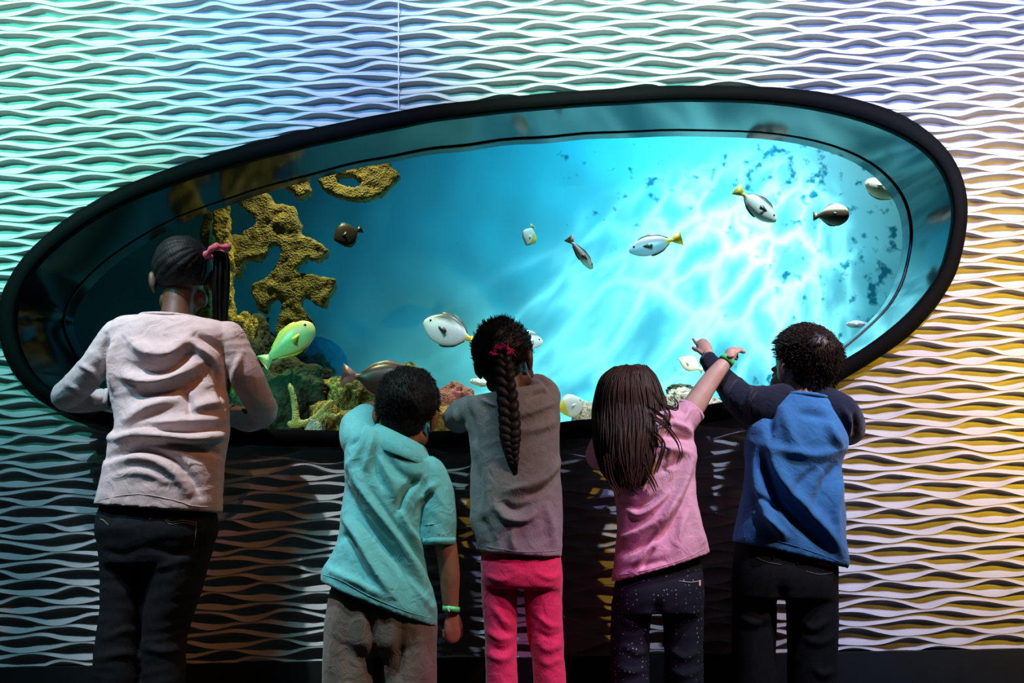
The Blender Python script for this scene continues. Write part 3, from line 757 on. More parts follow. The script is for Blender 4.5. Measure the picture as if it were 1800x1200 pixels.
# ------------------------------------------------------------------ boy in the aqua polo
def boy_polo():
    rows = [(668, 752, 736, 786, -.265, .048), (645, 750, 752, 806, -.27, .066), (622, 752, 768, 822, -.275, .080), (609, 770, 772, 848, -.28, .088), (607, 800, 757, 872, -.285, .093), (607, 838, 746, 900, -.29, .096), (604, 880, 743, 938, -.29, .098), (597, 930, 748, 984, -.295, .102), (585, 972, 758, 1030, -.30, .107), (569, 1000, 768, 1066, -.305, .112), (566, 1019, 769, 1099, -.305, .114)]
    sl = [[(752, 834, -.28, .056), (766, 872, -.29, .056), (770, 915, -.30, .053), (770, 950, -.305, .0525)],
          [(632, 775, -.275, .056), (628, 752, -.22, .054), (637, 738, -.15, .047), (646, 733, -.11, .044)]]
    arms = [[(752, 834, -.28, .036), (768, 890, -.295, .036), (782, 950, -.305, .034), (790, 1005, -.305, .031), (791, 1040, -.30, .027), (793, 1072, -.295, .022)],
            [(632, 775, -.275, .036), (630, 752, -.20, .036), (640, 730, -.12, .033), (662, 716, -.02, .027), (684, 706, .06, .021)]]
    hips = [(604, 1005, 745, 1035, -.295, .070), (584, 1030, 764, 1065, -.30, .097), (576, 1068, 768, 1085, -.30, .102), (572, 1105, 768, 1110, -.30, .099), (574, 1130, 765, 1132, -.30, .092), (596, 1152, 744, 1152, -.30, .060)]
    legs = [[(620, 1090, -.30, .080), (618, 1140, -.30, .081), (617, 1210, -.30, .081)], [(718, 1090, -.30, .080), (718, 1140, -.30, .081), (718, 1210, -.30, .080)]]
    hc = at(714, 727, -.22); M = rotm(-4, -6, 8); s = 1.13
    root = person('boy in aqua polo shirt and taupe trousers with short dark hair', 680, -.30, 'brown', (hc, M, s), rows, sl, arms, hips, legs,
                  [(706, 800, -.262, .046), (710, 772, -.25, .045), (713, 745, -.235, .048)],
                  [dict(W=at(794, 1080, -.293), d=(.03, .15, -1), n=(-.55, .8, 0), side=1, curl=(1.0, 1.05, 1.1, 1.1), s=.98, thumb=.35),
                   dict(W=at(688, 704, .075), d=(.35, .9, .12), n=(0, .2, -1), side=-1, curl=(.2, .25, .3, .3), s=.8)])
    folds = [([(650, 750), (640, 775), (628, 800), (612, 822)], 6, 6, .2), ([(657, 762), (650, 795), (640, 830)], 6, 7, .2), ([(640, 750), (632, 768), (618, 785)], 4, -5, 0), ([(658, 790), (664, 830), (676, 860)], 6, -6, 0),
             ([(612, 800), (630, 850), (668, 905), (706, 960), (752, 1040)], 9, 9, .3), ([(606, 850), (630, 900), (668, 950), (712, 1005), (752, 1060)], 8, -9, 0), ([(604, 905), (630, 950), (656, 1000), (688, 1046)], 8, 9, .3), ([(596, 950), (612, 945), (632, 985), (650, 1030)], 7, -7, 0),
             ([(640, 850), (680, 905), (712, 948), (756, 1012)], 6, -7, 0), ([(668, 790), (700, 830), (735, 850)], 9, -6, 0), ([(664, 800), (690, 850), (700, 886)], 8, 5, 0), ([(700, 900), (712, 868), (738, 842)], 6, -13, .2), ([(736, 880), (752, 862), (766, 850)], 6, 6, 0), ([(730, 905), (745, 880), (760, 866)], 4, -5, 0), ([(700, 892), (715, 925), (735, 960), (750, 1000)], 6, 6, 0),
             ([(575, 1000), (620, 1020), (680, 1050)], 7, 4, 0), ([(700, 985), (735, 1040), (764, 1075)], 7, 7, .2)]
    aqua = cloth('aqua_pique', (.16, .55, .58), .85)
    so, bv = shirt(root, rows, sl, aqua, folds, (-52, 26, 8, 2.6), 5)
    c = MB(); R = []
    for rw, g in (((648, 782, 762, 824, -.274, .098), 0), ((648, 776, 762, 818, -.274, .101), 0), ((654, 760, 756, 804, -.266, .092), 0), ((660, 746, 748, 786, -.260, .078), 0), ((664, 744, 743, 782, -.256, .066), 0), ((668, 762, 738, 794, -.26, .050), 0)):
        R.append(ring_px(rw, 40, 2.0))
    c.loft(R, cap=False); obj('collar', c, aqua, so)
    obj('hem', stitch(bv, [(568, 1010), (600, 1020), (647, 1046), (711, 1073), (767, 1088)], .0012, .0004), aqua, so)
    obj('cuff', band(at(770, 950, -.305), (0.02, 0, 1), .050, .010, .003), aqua, so)
    pb = mat('print_blue', (.25, .62, .75), rough=.7)
    for pl, r in (([(748, 922), (762, 921)], .0013), ([(754, 922), (753, 934)], .0013), ([(770, 939), (773, 937)], .0008), ([(778, 939), (782, 936)], .0008), ([(786, 937), (789, 934)], .0008)):
        obj('sleeve_print', stitch(bv, pl, r, .001), pb, so)
    tp = cloth('taupe_twill', (.19, .155, .13), .8)
    to, tb = trousers(root, hips, legs, tp, [([(648, 1066), (655, 1120), (667, 1200)], 7, -14, 0), ([(652, 1060), (690, 1090), (684, 1150), (676, 1200)], 9, 7, 0), ([(700, 1090), (705, 1140), (698, 1200)], 9, -7, 0), ([(742, 1100), (738, 1150), (745, 1200)], 9, 5, 0), ([(620, 1040), (612, 1100), (608, 1190)], 12, -6, 0), ([(600, 1050), (588, 1110), (582, 1190)], 9, 4, 0)], (85, 22, 6, 3.0), 6)
    V, F, mk = hair_cap(hc, M, s, 1.14, .004, 26, nape=-.80, seed=4, side=1.0)
    hm = hair_mat('soft_black', (.014, .012, .011), .6)
    h = MB().add(V, F); q = tufts(V, hc, mk, 5200, .008, .0012, lambda o: (0, 0, -.1), 5, .9); h.add(q.v, q.f)
    obj('hair', h, hm, root)
    wb = obj('wristband', band(at(793, 1070, -.296), (.12, .1, 1), .0235, .0075, .0018), mat('wristband_green', (.12, .85, .25), rough=.4), root, 'green paper wristband')
    obj('clasp', stitch(BVHTree.FromPolygons([tuple(np.array(v.co)+BASE[wb.name]) for v in wb.data.vertices], [tuple(p.vertices) for p in wb.data.polygons]), [(786, 1068), (790, 1075)], .003), mat('clasp_grey', (.4, .42, .4), rough=.4), wb)
    sh = mat('shoe_black', (.02, .02, .02), rough=.5)
    for lg in legs: shoe(at(lg[-1][0], lg[-1][1], -.30)[0], -.30, root, sh)
boy_polo()

# ------------------------------------------------------------------ girl with the long braid
def girl_braid():
    rows = [(860, 708, 932, 694, -.245, .046), (840, 700, 956, 676, -.25, .064), (822, 702, 974, 680, -.255, .078), (815, 722, 982, 702, -.26, .088), (820, 750, 984, 735, -.265, .092), (827, 790, 983, 780, -.27, .094), (827, 835, 984, 825, -.275, .097), (826, 880, 988, 872, -.28, .100), (828, 920, 989, 920, -.28, .103), (838, 955, 988, 958, -.28, .104), (841, 968, 988, 978, -.28, .105)]
    sl = [[(828, 722, -.25, .047), (812, 728, -.20, .046), (803, 738, -.155, .045)], [(956, 700, -.255, .052), (952, 690, -.19, .050), (943, 682, -.12, .046)]]
    arms = [[(828, 722, -.25, .034), (806, 734, -.18, .034), (800, 740, -.13, .031), (820, 740, -.085, .025), (846, 733, -.05, .019)],
            [(956, 700, -.255, .034), (952, 690, -.19, .034), (943, 682, -.11, .032), (930, 682, 0, .026), (918, 684, .09, .019)]]
    hips = [(856, 930, 974, 934, -.275, .068), (848, 962, 983, 968, -.277, .082), (845, 1000, 988, 1003, -.28, .092), (848, 1030, 988, 1032, -.28, .085)]
    legs = [[(877, 1015, -.28, .052), (878, 1050, -.28, .051), (880, 1110, -.28, .047), (881, 1160, -.28, .045), (882, 1210, -.28, .046)], [(955, 1015, -.28, .057), (955, 1050, -.28, .055), (958, 1110, -.28, .052), (964, 1160, -.28, .046), (967, 1210, -.28, .046)]]
    hc = at(887, 634, -.205); M = rotm(-22, -4, -5); s = 1.09
    root = person('girl in grey tee and pink trousers with one long black braid', 912, -.28, 'deep', (hc, M, s), rows, sl, arms, hips, legs,
                  [(900, 718, -.245, .046), (899, 690, -.235, .042), (893, 655, -.22, .046)],
                  [dict(W=at(850, 732, -.045), d=(.8, .5, 0), n=(0, 0, -1), side=-1, curl=(.3, .3, .3, .3), s=.82), dict(W=at(916, 684, .10), d=(-.2, .95, .05), n=(0, .1, -1), side=1, curl=(.2, .25, .25, .3), s=.82)])
    folds = [([(905, 735), (940, 722), (975, 708)], 7, 6, .2), ([(915, 760), (950, 752), (980, 738)], 8, 5, 0), ([(930, 700), (950, 690), (970, 690)], 5, -6, 0), ([(940, 660), (958, 672), (974, 690)], 4, -5, 0), ([(846, 702), (868, 712), (880, 716)], 4, 4, 0),
             ([(985, 800), (962, 835), (930, 852), (890, 862)], 7, 8, .3), ([(985, 825), (960, 858), (920, 874)], 6, -7, 0), ([(832, 800), (840, 850), (838, 900)], 8, -6, 0), ([(870, 890), (890, 912), (925, 914), (945, 895)], 7, 8, .3), ([(880, 882), (905, 895), (935, 885)], 6, -5, 0), ([(960, 890), (968, 920), (972, 955)], 7, 6, 0), ([(845, 910), (858, 935), (862, 960)], 7, -5, 0), ([(905, 925), (900, 945), (906, 968)], 6, 4, 0), ([(800, 722), (808, 740), (822, 755)], 4, 5, 0), ([(825, 720), (832, 752), (836, 780)], 5, -5, 0)]
    grey = cloth('grey_jersey', (.26, .25, .26), .85)
    so, bv = shirt(root, rows, sl, grey, folds, (24, 26, 8, 2.0), 9)
    neckband((846, 715, 944, 697, -.25, .077), .005, grey, so)
    obj('hem', stitch(bv, [(840, 957), (880, 965), (920, 970), (960, 969), (987, 966)], .0011, .0004), grey, so)
    pk = cloth('pink_twill', (.72, .035, .13), .82)
    to, tb = trousers(root, hips, legs, pk, [([(940, 1005), (965, 1015), (985, 1008)], 4, 5, 0), ([(865, 1065), (885, 1090), (903, 1098)], 5, 6, 0), ([(868, 1085), (885, 1108), (902, 1112)], 4, -5, 0), ([(856, 1108), (880, 1122), (902, 1118)], 4, 6, 0), ([(858, 1130), (880, 1142), (903, 1132)], 4, -5, 0), ([(855, 1148), (880, 1158), (900, 1150)], 5, 6, 0), ([(945, 1080), (965, 1098), (984, 1100)], 4, 6, 0), ([(942, 1108), (965, 1120), (985, 1112)], 4, -5, 0), ([(944, 1128), (965, 1142), (986, 1130)], 5, 6, 0), ([(948, 1158), (966, 1166), (988, 1156)], 5, 5, 0), ([(855, 1010), (880, 1020), (900, 1012)], 4, 4, 0)], (-30, 30, 9, 2.0), 8)
    V, F, mk = hair_cap(hc, M, s, 1.12, .003, 30, nape=-.74, seed=11)
    hm = hair_mat('black_braid', (.016, .013, .013), .45)
    h = MB().add(V, F)
    knot = at(884, 618, -.325)
    q = tufts(V, hc, mk, 1500, .03, .0011, lambda o: (knot-(hc+o*.1))*6, 12, .12); h.add(q.v, q.f)
    ho = obj('hair', h, hm, root)
    br = MB()
    cl = [(884, 622, -.320), (887, 650, -.335), (891, 690, -.345), (895, 730, -.358), (897, 765, -.368), (899, 790, -.372), (903, 815, -.374)]
    C, W = catmull([at(*p) for p in cl], [.013, .017, .019, .019, .019, .014, .008], 12)
    for k in range(3):
        P = []; R = []
        for i, (c, wd) in enumerate(zip(C, W)):
            th = i*.40+k*2*math.pi/3
            P.append(c+np.array([wd*.95*math.sin(th), wd*.55*math.sin(2*th), 0])); R.append(wd*.80)
        br.tube(P, R, n=10, sub=2)
    rnd = random.Random(2)
    for i in range(26):
        a = rnd.uniform(-1, 1)*.007; b = rnd.uniform(-1, 1)*.005; e = at(905+rnd.uniform(-5, 5), 828+rnd.uniform(-4, 8), -.374)
        br.tube([at(902, 806, -.374)+np.array([a, b, 0]), at(904, 818, -.374)+np.array([a*1.4, b*1.4, 0]), e], [.002, .0018, .0006], n=5, sub=3)
    for i in range(60):
        x0 = rnd.uniform(-.05, .05); p = hc+M @ np.array([x0, -.098, -.03+rnd.uniform(-.02, .05)])
        br.tube([p, (p+knot)/2+np.array([0, -.008, 0]), knot+np.array([x0*.15, 0, 0])], [.0016, .0016, .0012], n=4, sub=3)
    obj('braid', br, hm, ho)
    tie = MB()
    for i in range(70):
        a = math.pi*(rnd.uniform(-.08, 1.08)); r = rnd.uniform(.014, .030)
        p = at(883, 618, -.338)+np.array([r*math.cos(a)*1.15, rnd.uniform(-.006, .004), r*math.sin(a)-.006])
        d = np.array([rnd.uniform(-1, 1), rnd.uniform(-.6, .2), rnd.uniform(-1, 1)])*.009
        tie.tube([p-d*.5, p+np.array([0, -.003, 0]), p+d], .0013, n=5, sub=2)
    t0 = [at(883, 618, -.333)+np.array([.022*math.cos(t), .008*math.sin(t)*0-.002, .020*math.sin(t)-.004]) for t in np.linspace(-.15, math.pi+.15, 18)]
    tie.tube(t0, .0042, n=8, sub=1)
    obj('hair_tie', tie, cloth('tie_magenta', (.85, .03, .25), .6), ho, 'frayed magenta hair tie')
    sh = mat('shoe_dark2', (.04, .03, .035), rough=.6)
    for lg in legs: shoe(at(lg[-1][0], lg[-1][1], -.28)[0], -.28, root, sh)
girl_braid()

# ------------------------------------------------------------------ girl with loose long hair
def girl_long_hair():
    rows = [(1098, 738, 1162, 724, -.255, .046), (1074, 742, 1188, 722, -.26, .066), (1060, 756, 1206, 730, -.265, .080), (1058, 780, 1216, 752, -.27, .088), (1066, 812, 1221, 790, -.275, .092), (1076, 850, 1222, 838, -.28, .093), (1083, 890, 1225, 888, -.285, .096), (1085, 930, 1233, 925, -.285, .099), (1081, 975, 1242, 950, -.29, .104), (1077, 1008, 1246, 964, -.29, .106), (1076, 1021, 1247, 970, -.29, .107)]
    sl = [[(1078, 765, -.265, .050), (1062, 790, -.23, .048), (1054, 805, -.19, .045)], [(1188, 748, -.265, .050), (1202, 736, -.255, .047), (1214, 722, -.245, .043)]]
    arms = [[(1078, 765, -.265, .034), (1060, 795, -.21, .033), (1060, 800, -.15, .029), (1075, 765, -.08, .024), (1085, 740, -.05, .019)],
            [(1188, 748, -.265, .036), (1204, 734, -.255, .037), (1222, 710, -.245, .0355), (1243, 677, -.23, .031), (1262, 652, -.22, .0265), (1277, 634, -.21, .0205), (1285, 622, -.205, .0195)]]
    hips = [(1098, 960, 1222, 950, -.28, .066), (1088, 1000, 1230, 985, -.285, .080), (1078, 1040, 1237, 1032, -.29, .097), (1076, 1078, 1236, 1075, -.29, .090)]
    legs = [[(1111, 1060, -.29, .060), (1108, 1110, -.29, .057), (1107, 1160, -.29, .056), (1107, 1210, -.29, .056)], [(1200, 1060, -.29, .061), (1201, 1110, -.29, .057), (1202, 1160, -.29, .055), (1203, 1210, -.29, .055)]]
    hc = at(1109, 714, -.205); M = rotm(-8, -4, 0); s = 1.06
    root = person('girl in pink tee with loose brown hair, arm raised to point', 1155, -.29, 'light', (hc, M, s), rows, sl, arms, hips, legs,
                  [(1125, 738, -.255, .042), (1118, 725, -.24, .042), (1112, 712, -.225, .046)],
                  [dict(W=at(1285, 622, -.205), d=(.30, .80, .34), n=(.25, .35, -.85), side=-1, curl=(.10, 1.35, 1.4, 1.4), s=.80, thumb=.4), dict(W=at(1086, 736, -.045), d=(.3, .9, .1), n=(0, .1, -1), side=-1, curl=(.3, .3, .3, .3), s=.8)])
    folds = [([(1216, 790), (1200, 850), (1165, 905), (1120, 935), (1086, 945)], 8, 9, .3), ([(1222, 820), (1206, 880), (1172, 930), (1125, 960), (1085, 972)], 7, -9, 0), ([(1185, 880), (1165, 920), (1135, 970), (1110, 1000)], 7, 8, .3), ([(1105, 895), (1125, 905), (1150, 890), (1180, 860)], 6, 8, .2), ([(1092, 880), (1120, 890), (1160, 870)], 7, -7, 0), ([(1150, 960), (1136, 985), (1128, 1000)], 5, -8, 0), ([(1205, 900), (1196, 930), (1190, 965)], 7, 5, 0), ([(1222, 890), (1226, 925), (1236, 960)], 7, 5, 0), ([(1178, 742), (1200, 752), (1216, 762)], 5, 6, .2), ([(1165, 765), (1195, 768), (1220, 775)], 6, -6, 0), ([(1150, 795), (1185, 790), (1215, 800)], 8, 6, 0), ([(1160, 830), (1185, 815), (1200, 800)], 6, -6, 0), ([(1090, 1000), (1135, 992), (1180, 982)], 6, -3, 0), ([(1198, 742), (1206, 730), (1212, 718)], 4, 4, 0)]
    pink = cloth('pink_jersey', (.78, .42, .56), .88)
    so, bv = shirt(root, rows, sl, pink, folds, (55, 26, 8, 2.0), 14)
    neckband((1092, 738, 1170, 724, -.252, .056), .0045, pink, so)
    obj('hem', stitch(bv, [(1079, 1012), (1139, 1001), (1202, 982), (1244, 960)], .0011, .0004), pink, so)
    obj('cuff', band(at(1214, 722, -.245), (.6, .2, .72), .042, .006, .0025), pink, so)
    # dark denim with small pale dots
    m, N, K, b = nodes_of('dotted_denim', .85, .2)
    tc = N.new('ShaderNodeTexCoord'); vo = N.new('ShaderNodeTexVoronoi'); vo.inputs['Scale'].default_value = 80; vo.inputs['Randomness'].default_value = .45
    K.new(tc.outputs['Object'], vo.inputs['Vector'])
    cr = N.new('ShaderNodeValToRGB'); e = cr.color_ramp.elements
    e[0].position = .12; e[0].color = (.26, .33, .35, 1); e[1].position = .19; e[1].color = (.008, .013, .022, 1)
    K.new(vo.outputs['Distance'], cr.inputs[0]); K.new(cr.outputs[0], b.inputs['Base Color'])
    to, tb = trousers(root, hips, legs, m, [([(1090, 1085), (1115, 1098), (1135, 1080)], 5, 5, 0), ([(1180, 1100), (1205, 1085), (1230, 1080)], 5, 5, 0), ([(1100, 1135), (1122, 1148), (1138, 1142)], 5, 6, 0), ([(1176, 1140), (1205, 1156), (1228, 1142)], 5, 6, 0), ([(1085, 1170), (1110, 1180), (1138, 1172)], 5, 5, 0), ([(1178, 1178), (1205, 1186), (1230, 1176)], 5, 5, 0), ([(1156, 1060), (1154, 1090), (1155, 1120)], 8, -14, 0)], (10, 28, 9, 2.0), 15)
    obj('pocket_stitching', stitch(tb, [(1196, 1021), (1215, 1023), (1232, 1020)], .0012), mat('stitch_pale', (.45, .42, .42), rough=.8), to)
    lb = stitch(tb, [(1230, 1021), (1230, 1029)], .0032); obj('pocket_label', lb, mat('label_pink', (.85, .45, .45), rough=.7), to, 'small pink label on the pocket')
    V, F, mk = hair_cap(hc, M, s, 1.10, .002, 20, nape=-.7, seed=21)
    hm = hair_mat('brown', (.050, .026, .018), .36)
    h = MB().add(V, F)
    hr = [(1080, 645, 1136, 643, -.225, .055), (1058, 662, 1152, 658, -.23, .080), (1047, 690, 1163, 682, -.235, .095), (1042, 725, 1172, 712, -.245, .096), (1042, 760, 1174, 745, -.275, .105), (1046, 795, 1168, 785, -.29, .108), (1058, 828, 1160, 822, -.30, .104), (1076, 852, 1142, 848, -.31, .094)]
    core = MB(); core.loft([ring_px(r, 40, 2.0) for r in dense_rows(shrink(hr, .93))]); cm = remesh(core, .007, 4)
    Vc, Nc = arrays(cm)
    for i in range(len(Vc)): Vc[i] += Nc[i]*.004*noise.noise(Vector((Vc[i, 0]*70, Vc[i, 1]*70, Vc[i, 2]*6)))
    put(cm, Vc)
    h.add([tuple(v) for v in Vc], [tuple(p.vertices) for p in cm.polygons]); bpy.data.meshes.remove(cm)
    ho = obj('hair', h, hm, root)
    st = MB(); rnd = random.Random(9); dr = dense_rows(hr, 3)
    for i in range(420):
        u = rnd.uniform(-1.02, 1.02); k = rnd.uniform(.90, 1.03); end = len(dr)-rnd.choice([1, 1, 2, 3, 4, 5]); start = rnd.choice([0, 0, 1, 2, 4]); ph = rnd.uniform(0, 6); fr = rnd.uniform(.25, .5); wv = rnd.uniform(.001, .004)
        P = []; R = []
        for j in range(start, end):
            xl, yl, xr, yr, Y, ry = dr[j]; uu = max(-1, min(1, u+.05*math.sin(j*.3+ph)))
            t = (uu*k+1)/2; p = at(xl+(xr-xl)*t, yl+(yr-yl)*t, Y-ry*k*math.sqrt(max(0, 1-uu*uu)))
            p = p+np.array([wv*math.sin(j*fr*2+ph), wv*math.cos(j*fr+ph), 0])*(j/len(dr)); P.append(p); R.append(.0030*(1-.6*(j/(len(dr)))**3))
        if len(P) > 3:
            tip = P[-1]+(P[-1]-P[-2])*rnd.uniform(.6, 1.6)+np.array([rnd.gauss(0, .006), -.002, 0]); P.append(tip); R.append(.0006)
            st.tube(P, R, n=5, sub=1)
    for pts in ([(1150, 690), (1166, 708), (1186, 716), (1190, 706), (1183, 697)], [(1150, 735), (1168, 748), (1180, 762), (1192, 780), (1196, 800), (1190, 815)], [(1150, 720), (1170, 735), (1178, 748), (1172, 760)], [(1152, 760), (1166, 780), (1160, 806), (1152, 830)], [(1160, 700), (1176, 724), (1172, 742), (1164, 750)], [(1100, 800), (1104, 835), (1112, 858), (1120, 868)], [(1068, 800), (1074, 838), (1086, 862), (1090, 872)], [(1130, 800), (1136, 830), (1146, 850), (1150, 860)]):
        for q in range(5):
            ox, oy = rnd.gauss(0, 3), rnd.gauss(0, 3)
            st.tube([at(x+ox, y+oy, -.395 if y > 730 else -.35) for x, y in pts], [.0022, .002, .0018, .0012, .0008, .0006][:len(pts)], n=5, sub=4)
    obj('loose_strands', st, hm, ho)
    ax = at(1285, 622, -.205)-at(1266, 646, -.22)
    obj('wristband', band(at(1277, 634, -.21), ax, .0222, .009, .0018), mat('wristband_green', (.12, .85, .25), rough=.4), root, 'green paper wristband')
    sh = mat('shoe_grey', (.08, .08, .09), rough=.6)
    for lg in legs: shoe(at(lg[-1][0], lg[-1][1], -.29)[0], -.29, root, sh)
girl_long_hair()

# ------------------------------------------------------------------ boy in the blue raglan sweatshirt
def boy_raglan():
    rows = [(1378, 690, 1448, 694, -.265, .048), (1366, 694, 1462, 706, -.27, .064), (1358, 708, 1464, 722, -.275, .078), (1340, 728, 1474, 742, -.28, .090), (1318, 750, 1486, 766, -.285, .098), (1310, 780, 1488, 784, -.29, .101), (1312, 820, 1478, 815, -.295, .101), (1308, 860, 1477, 855, -.30, .103), (1300, 900, 1482, 898, -.30, .107), (1292, 932, 1485, 955, -.30, .110), (1290, 950, 1487, 997, -.30, .111)]
    sleeves = [[(1374, 706, -.270, .056), (1345, 718, -.266, .072), (1312, 708, -.22, .058), (1286, 684, -.145, .044), (1262, 656, -.075, .034), (1249, 638, -.035, .029)],
               [(1448, 708, -.270, .054), (1472, 728, -.266, .066), (1490, 748, -.22, .053), (1486, 755, -.16, .046), (1455, 745, -.10, .037)]]
    arms = [[(1345, 716, -.262, .034), (1312, 708, -.22, .034), (1286, 684, -.145, .030), (1262, 656, -.075, .025), (1249, 638, -.03, .020), (1244, 624, -.01, .019)],
            [(1474, 728, -.262, .034), (1490, 748, -.22, .034), (1486, 755, -.16, .030), (1455, 745, -.10, .025), (1425, 735, -.055, .019)]]
    hips = [(1306, 915, 1466, 950, -.29, .070), (1294, 955, 1471, 992, -.297, .092), (1288, 1005, 1471, 1020, -.30, .103), (1288, 1050, 1472, 1052, -.30, .096)]
    legs = [[(1327, 1040, -.30, .065), (1326, 1090, -.30, .063), (1325, 1150, -.30, .0625), (1325, 1210, -.30, .063)], [(1428, 1040, -.30, .074), (1428, 1090, -.30, .073), (1428, 1150, -.30, .071), (1428, 1210, -.30, .070)]]
    hc = at(1414, 652, -.215); M = rotm(24, -2, 6); s = 1.15
    root = person('boy in blue sweatshirt with navy sleeves, pointing at the glass', 1390, -.30, 'light', (hc, M, s), rows, sleeves, arms, hips, legs,
                  [(1412, 705, -.262, .048), (1412, 690, -.25, .046), (1413, 665, -.235, .048)],
                  [dict(W=at(1246, 624, -.007), d=(-.26, .45, .78), n=(.2, .8, -.45), side=1, curl=(.04, 1.3, 1.4, 1.4), s=.82, thumb=.4), dict(W=at(1420, 733, -.05), d=(-.6, .75, 0), n=(0, .1, -1), side=1, curl=(.3, .3, .3, .3), s=.82)])
    folds = [([(1350, 770), (1362, 820), (1385, 860), (1420, 900), (1462, 950), (1482, 985)], 9, 12, .3), ([(1340, 800), (1352, 850), (1380, 895), (1420, 935), (1460, 970)], 8, -10, 0), ([(1328, 800), (1332, 850), (1345, 900), (1375, 945)], 7, 9, .3), ([(1462, 740), (1440, 730), (1400, 726)], 9, -6, 0), ([(1455, 740), (1462, 765), (1478, 785)], 9, 10, .2), ([(1360, 700), (1352, 740), (1355, 780)], 8, -8, 0), ([(1375, 710), (1385, 750), (1398, 790)], 12, 6, 0), ([(1345, 785), (1390, 795), (1440, 800), (1475, 790)], 9, 6, 0), ([(1475, 810), (1450, 850), (1430, 900)], 9, -9, 0), ([(1478, 840), (1466, 890), (1470, 940)], 8, 8, .2), ([(1320, 870), (1345, 880), (1372, 900)], 6, -6, 0), ([(1325, 900), (1352, 915), (1385, 945)], 6, 6, 0), ([(1440, 820), (1405, 850), (1390, 880)], 8, -5, 0)]
    blue = cloth('blue_fleece', (.035, .18, .44), .85)
    navy = cloth('navy_fleece', (.006, .012, .034), .8)
    so, bv = shirt(root, rows, [], blue, folds, (-48, 20, 7, 2.5), 19, name='sweatshirt')
    sf = [[([(1300, 668), (1290, 690), (1285, 715)], 5, 6, .2), ([(1318, 676), (1308, 700), (1302, 730)], 5, -6, 0), ([(1335, 690), (1325, 712), (1322, 735)], 6, 6, .2), ([(1280, 650), (1270, 668), (1264, 685)], 4, 5, 0)], [([(1480, 715), (1492, 740), (1490, 770)], 5, 5, 0), ([(1500, 725), (1505, 745), (1500, 765)], 5, -5, 0)]]
    for slv, ff in zip(sleeves, sf):
        mb = MB(); P, R = path(slv); mb.tube(P, R, n=22)
        me = remesh(mb, .0045, 4); drape(me, ff, (60, 24, 8, 2.0), .0015, 23); sv = obj('sleeve', me, navy, so, 'navy raglan sleeve')
        ax = P[-1]-P[-2]; ax /= np.linalg.norm(ax); obj('cuff', band(P[-1]+ax*.006, ax, R[-1]*.88, .014, .005), navy, sv) if False else None
        obj('cuff', band(P[-1]+ax*.010, ax, .0225, .014, .006), navy, so)
    neckband((1372, 693, 1457, 702, -.266, .070), .0055, blue, so)
    obj('hem', stitch(bv, [(1296, 942), (1370, 952), (1430, 970), (1484, 990)], .0013, .0004), blue, so)
    jeans = mat('black_denim', (.006, .008, .011), (.004, .005, .007), scale=70, rough=.85, bump=.5, bscale=500, spec=.2)
    to, tb = trousers(root, hips, legs, jeans, [([(1375, 1030), (1374, 1055), (1373, 1070)], 9, -12, 0), ([(1410, 1090), (1430, 1105), (1460, 1085)], 6, 6, 0), ([(1412, 1120), (1440, 1130), (1466, 1118)], 6, 5, 0), ([(1430, 1170), (1445, 1185), (1464, 1178)], 6, 6, 0), ([(1295, 1080), (1325, 1095), (1355, 1085)], 6, 5, 0)], (70, 24, 8, 2.2), 27)
    th = mat('stitch_grey', (.16, .17, .19), rough=.8)
    obj('pocket_stitching', stitch(tb, [(1418, 1004), (1440, 1009), (1466, 1006)], .0010), th, to)
    obj('pocket_stitching', stitch(tb, [(1330, 980), (1350, 988), (1372, 992)], .0010), th, to)
    wbm = stitch(tb, [(1325, 962), (1370, 975), (1420, 986), (1470, 1000)], .0024); obj('waistband', wbm, jeans, to)
    for x, y in ((1402, 982), (1360, 972)): obj('belt_loop', stitch(tb, [(x, y-8), (x-1, y+8)], .0030, .002), jeans, to)
    lb = stitch(tb, [(1441, 988), (1455, 992)], .0055, .006); obj('leather_patch', lb, mat('patch_tan', (.85, .22, .04), rough=.6), to, 'tan leather patch on the waistband')
    V, F, mk = hair_cap(hc, M, s, 1.15, .003, 18, nape=-.74, seed=31, side=1.1)
    hm = hair_mat('dark_brown', (.026, .016, .013), .30)
    h = MB().add(V, F)
    crown = hc+M @ np.array([.02, -.075, .075])
    def lean(o):
        p = hc+o*.1; r = p-crown; r /= np.linalg.norm(r)+1e-6; sw = np.cross(o, r)
        return r*.9+sw*.35-o*.5
    q = tufts(V, hc, mk, 5200, .015, .0012, lean, 32, .12); h.add(q.v, q.f)
    obj('hair', h, hm, root)
    sh = mat('shoe_black2', (.02, .02, .025), rough=.5)
    for lg in legs: shoe(at(lg[-1][0], lg[-1][1], -.30)[0], -.30, root, sh)
boy_raglan()
